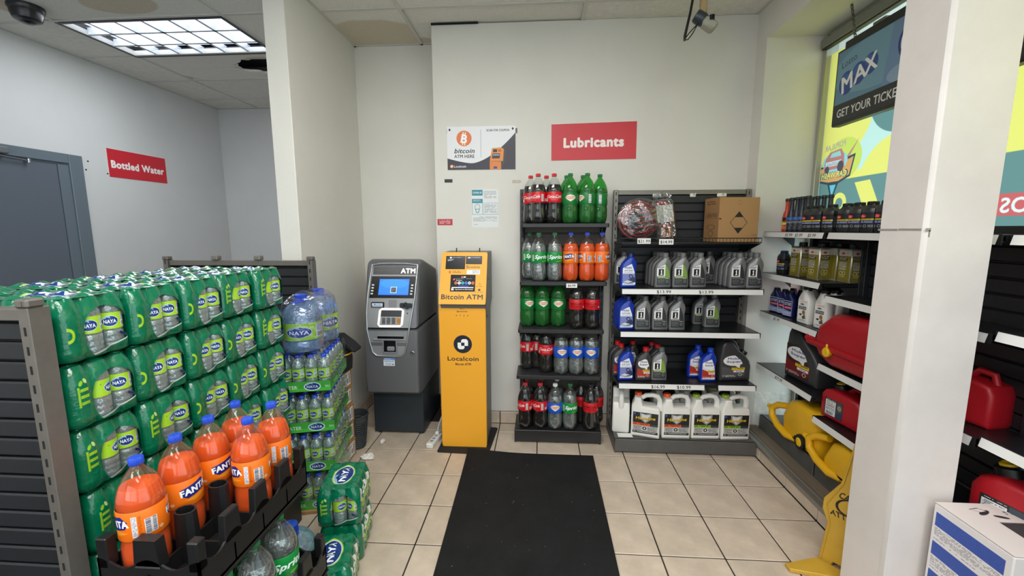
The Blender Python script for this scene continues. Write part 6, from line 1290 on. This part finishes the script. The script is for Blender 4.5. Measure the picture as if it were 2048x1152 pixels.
# ------------------------------------------------------------------ wet floor sign and carton in front
t = thing('wet_floor_sign', 'yellow folding CAUTION sign standing on the tiles against the pier', 'floor sign', (1.325, 1.90, 0), math.atan2(-.17, .12))
M_SGN = mat('sign_yellow', (196, 156, 54), .45, noise=(14, .06)); SGP = [(0, 0), (.05, 0), (.06, .03), (.17, .03), (.18, 0), (.23, 0), (.215, .20), (.245, .25), (.245, .30), (.19, .40), (.165, .60), (.13, .63), (.10, .63), (.065, .60), (.04, .40), (-.015, .30), (-.015, .25), (.012, .20)]
for nm, m4 in (('front_panel', Matrix.Rotation(-.13, 4, 'X')), ('rear_panel', Matrix.Translation((0, .17, 0)) @ Matrix.Rotation(.13, 4, 'X'))):
    g = G(); g.x = m4; g.prism(SGP, -.010, .010, 'y', 0, .004); g.tube([(.012, -.011, .02), (.024, -.011, .20), (0, -.011, .28), (.05, -.011, .40), (.072, -.011, .59)], .004, 6); o = obj(nm, g, M_SGN, t, ang=40)
    if nm == 'front_panel':
        cv = Cv(260, 170, (196, 156, 54)); cv.text('CAUTION', 130, 34, 34, (30, 28, 22), .03, w=200, rot=.0); cv.ell(130, 88, 100, 52, (30, 28, 22), inner=.84, a0=100, a1=260); cv.poly([(120, 60), (140, 60), (160, 120), (100, 120)], (30, 28, 22)); cv.text('ATTENTION', 130, 146, 30, (30, 28, 22), .03, w=210)
        g = G(); g.x = m4; g.quad((.0, -.0112, .235), (.23, -.0112, .235), (.20, -.0112, .375), (.03, -.0112, .375)); obj('printed_face', g, printed('caution_print', cv, .45), o, smooth=False)
g = G(); g.prism([(.0, -.014), (-.060, -.180), (-.03, -.20), (.12, -.06), (.16, -.014)], .002, .022, 'z', 0, .003); obj('foot', g, M_SGN, t, ang=30)
cv = Cv(300, 620, (226, 222, 224)); BB = (56, 84, 168)
for q in range(5):
    y = 26+q*122; cv.rect(10, y, 280, y+56, BB)
    rr = random.Random(q)
    for k in range(500): a, b = rr.uniform(12, 276), rr.uniform(y+2, y+54); cv.rect(a, b, a+1.5, b+1.5, rr.choice(((80, 106, 186), (44, 70, 150))))
    cv.lines(12, y+62, 278, y+100, 8, (130, 130, 136), .5); cv.lines(12, y+108, 200, y+112, 1, (60, 60, 66))
cv2 = Cv(420, 300, (224, 214, 210)); cv2.ell(130, 60, 30, 10, (50, 48, 52), -.5); cv2.ell(170, 84, 24, 8, (50, 48, 52), .3); cv2.poly([(90, 40), (130, 30), (150, 50), (120, 60)], (50, 48, 52)); cv2.poly([(94, 42), (130, 34), (146, 50), (120, 57)], (224, 214, 210)); cv2.lines(206, 48, 336, 72, 2, (60, 58, 62), .6)
t = thing('carton', 'white and blue printed carton with a cut handle hole in front of the pier', 'box', (1.62, 1.375, 0), 0); T0 = Vector(t.location); bx0, bx1, by0, by1, bz = 1.428, 1.80, 1.243, 1.503, .575
g = G(); g.box(bx0, bx1, by0, by1, .0, bz-.004, bev=.004); AO('box', g, mat('carton_white', (222, 216, 214), .6), smooth=False)
g = G(); g.quad((bx0-.0008, by1-.003, .005), (bx0-.0008, by0+.003, .005), (bx0-.0008, by0+.003, bz-.006), (bx0-.0008, by1-.003, bz-.006)); AO('printed_side', g, printed('washer_carton_side', cv, .6), smooth=False)
hx0, hx1, hy0, hy1 = bx0+.115, bx1-.06, by0+.075, by1-.10
g = G()
def fq(a, b, c, d, z=bz): g.quad((a, c, z), (b, c, z), (b, d, z), (a, d, z), 0, [((p-bx0)/(bx1-bx0), (r-by0)/(by1-by0)) for p, r in ((a, c), (b, c), (b, d), (a, d))])
fq(bx0, hx0, by0, by1); fq(hx1, bx1, by0, by1); fq(hx0, hx1, by0, hy0); fq(hx0, hx1, hy1, by1); AO('top_flap', g, printed('washer_carton_top', cv2, .6), smooth=False)
g = G(); g.box(hx0+.0, hx1, hy0, hy1, bz-.0038, bz-.0025); AO('handle_hole', g, mat('carton_inside', (60, 56, 58), .8), smooth=False)
g = G(); g.tube([(hx0+.06, hy0+.02, bz-.02), (hx0+.10, hy0+.04, bz+.0), (hx0+.16, hy0+.045, bz+.002), (hx1+.0, hy0+.03, bz-.02)], [.016, .02, .02, .018], 10); AO('jug_handle', g, mat('jug_translucent', (150, 156, 172), .35))
g = G(); g.quad((bx0+.06, by0-.0008, .02), (bx1-.02, by0-.0008, .02), (bx1-.02, by0-.0008, bz-.04), (bx0+.06, by0-.0008, bz-.04)); cv = Cv(300, 460, (216, 210, 208)); cv.rect(10, 10, 290, 90, (24, 26, 34)); cv.lines(40, 30, 260, 70, 2, WHITE, .7); cv.lines(10, 110, 280, 200, 6, (80, 80, 84)); cv.rect(10, 230, 290, 440, BB); AO('printed_front', g, printed('washer_carton_front', cv, .6), smooth=False)
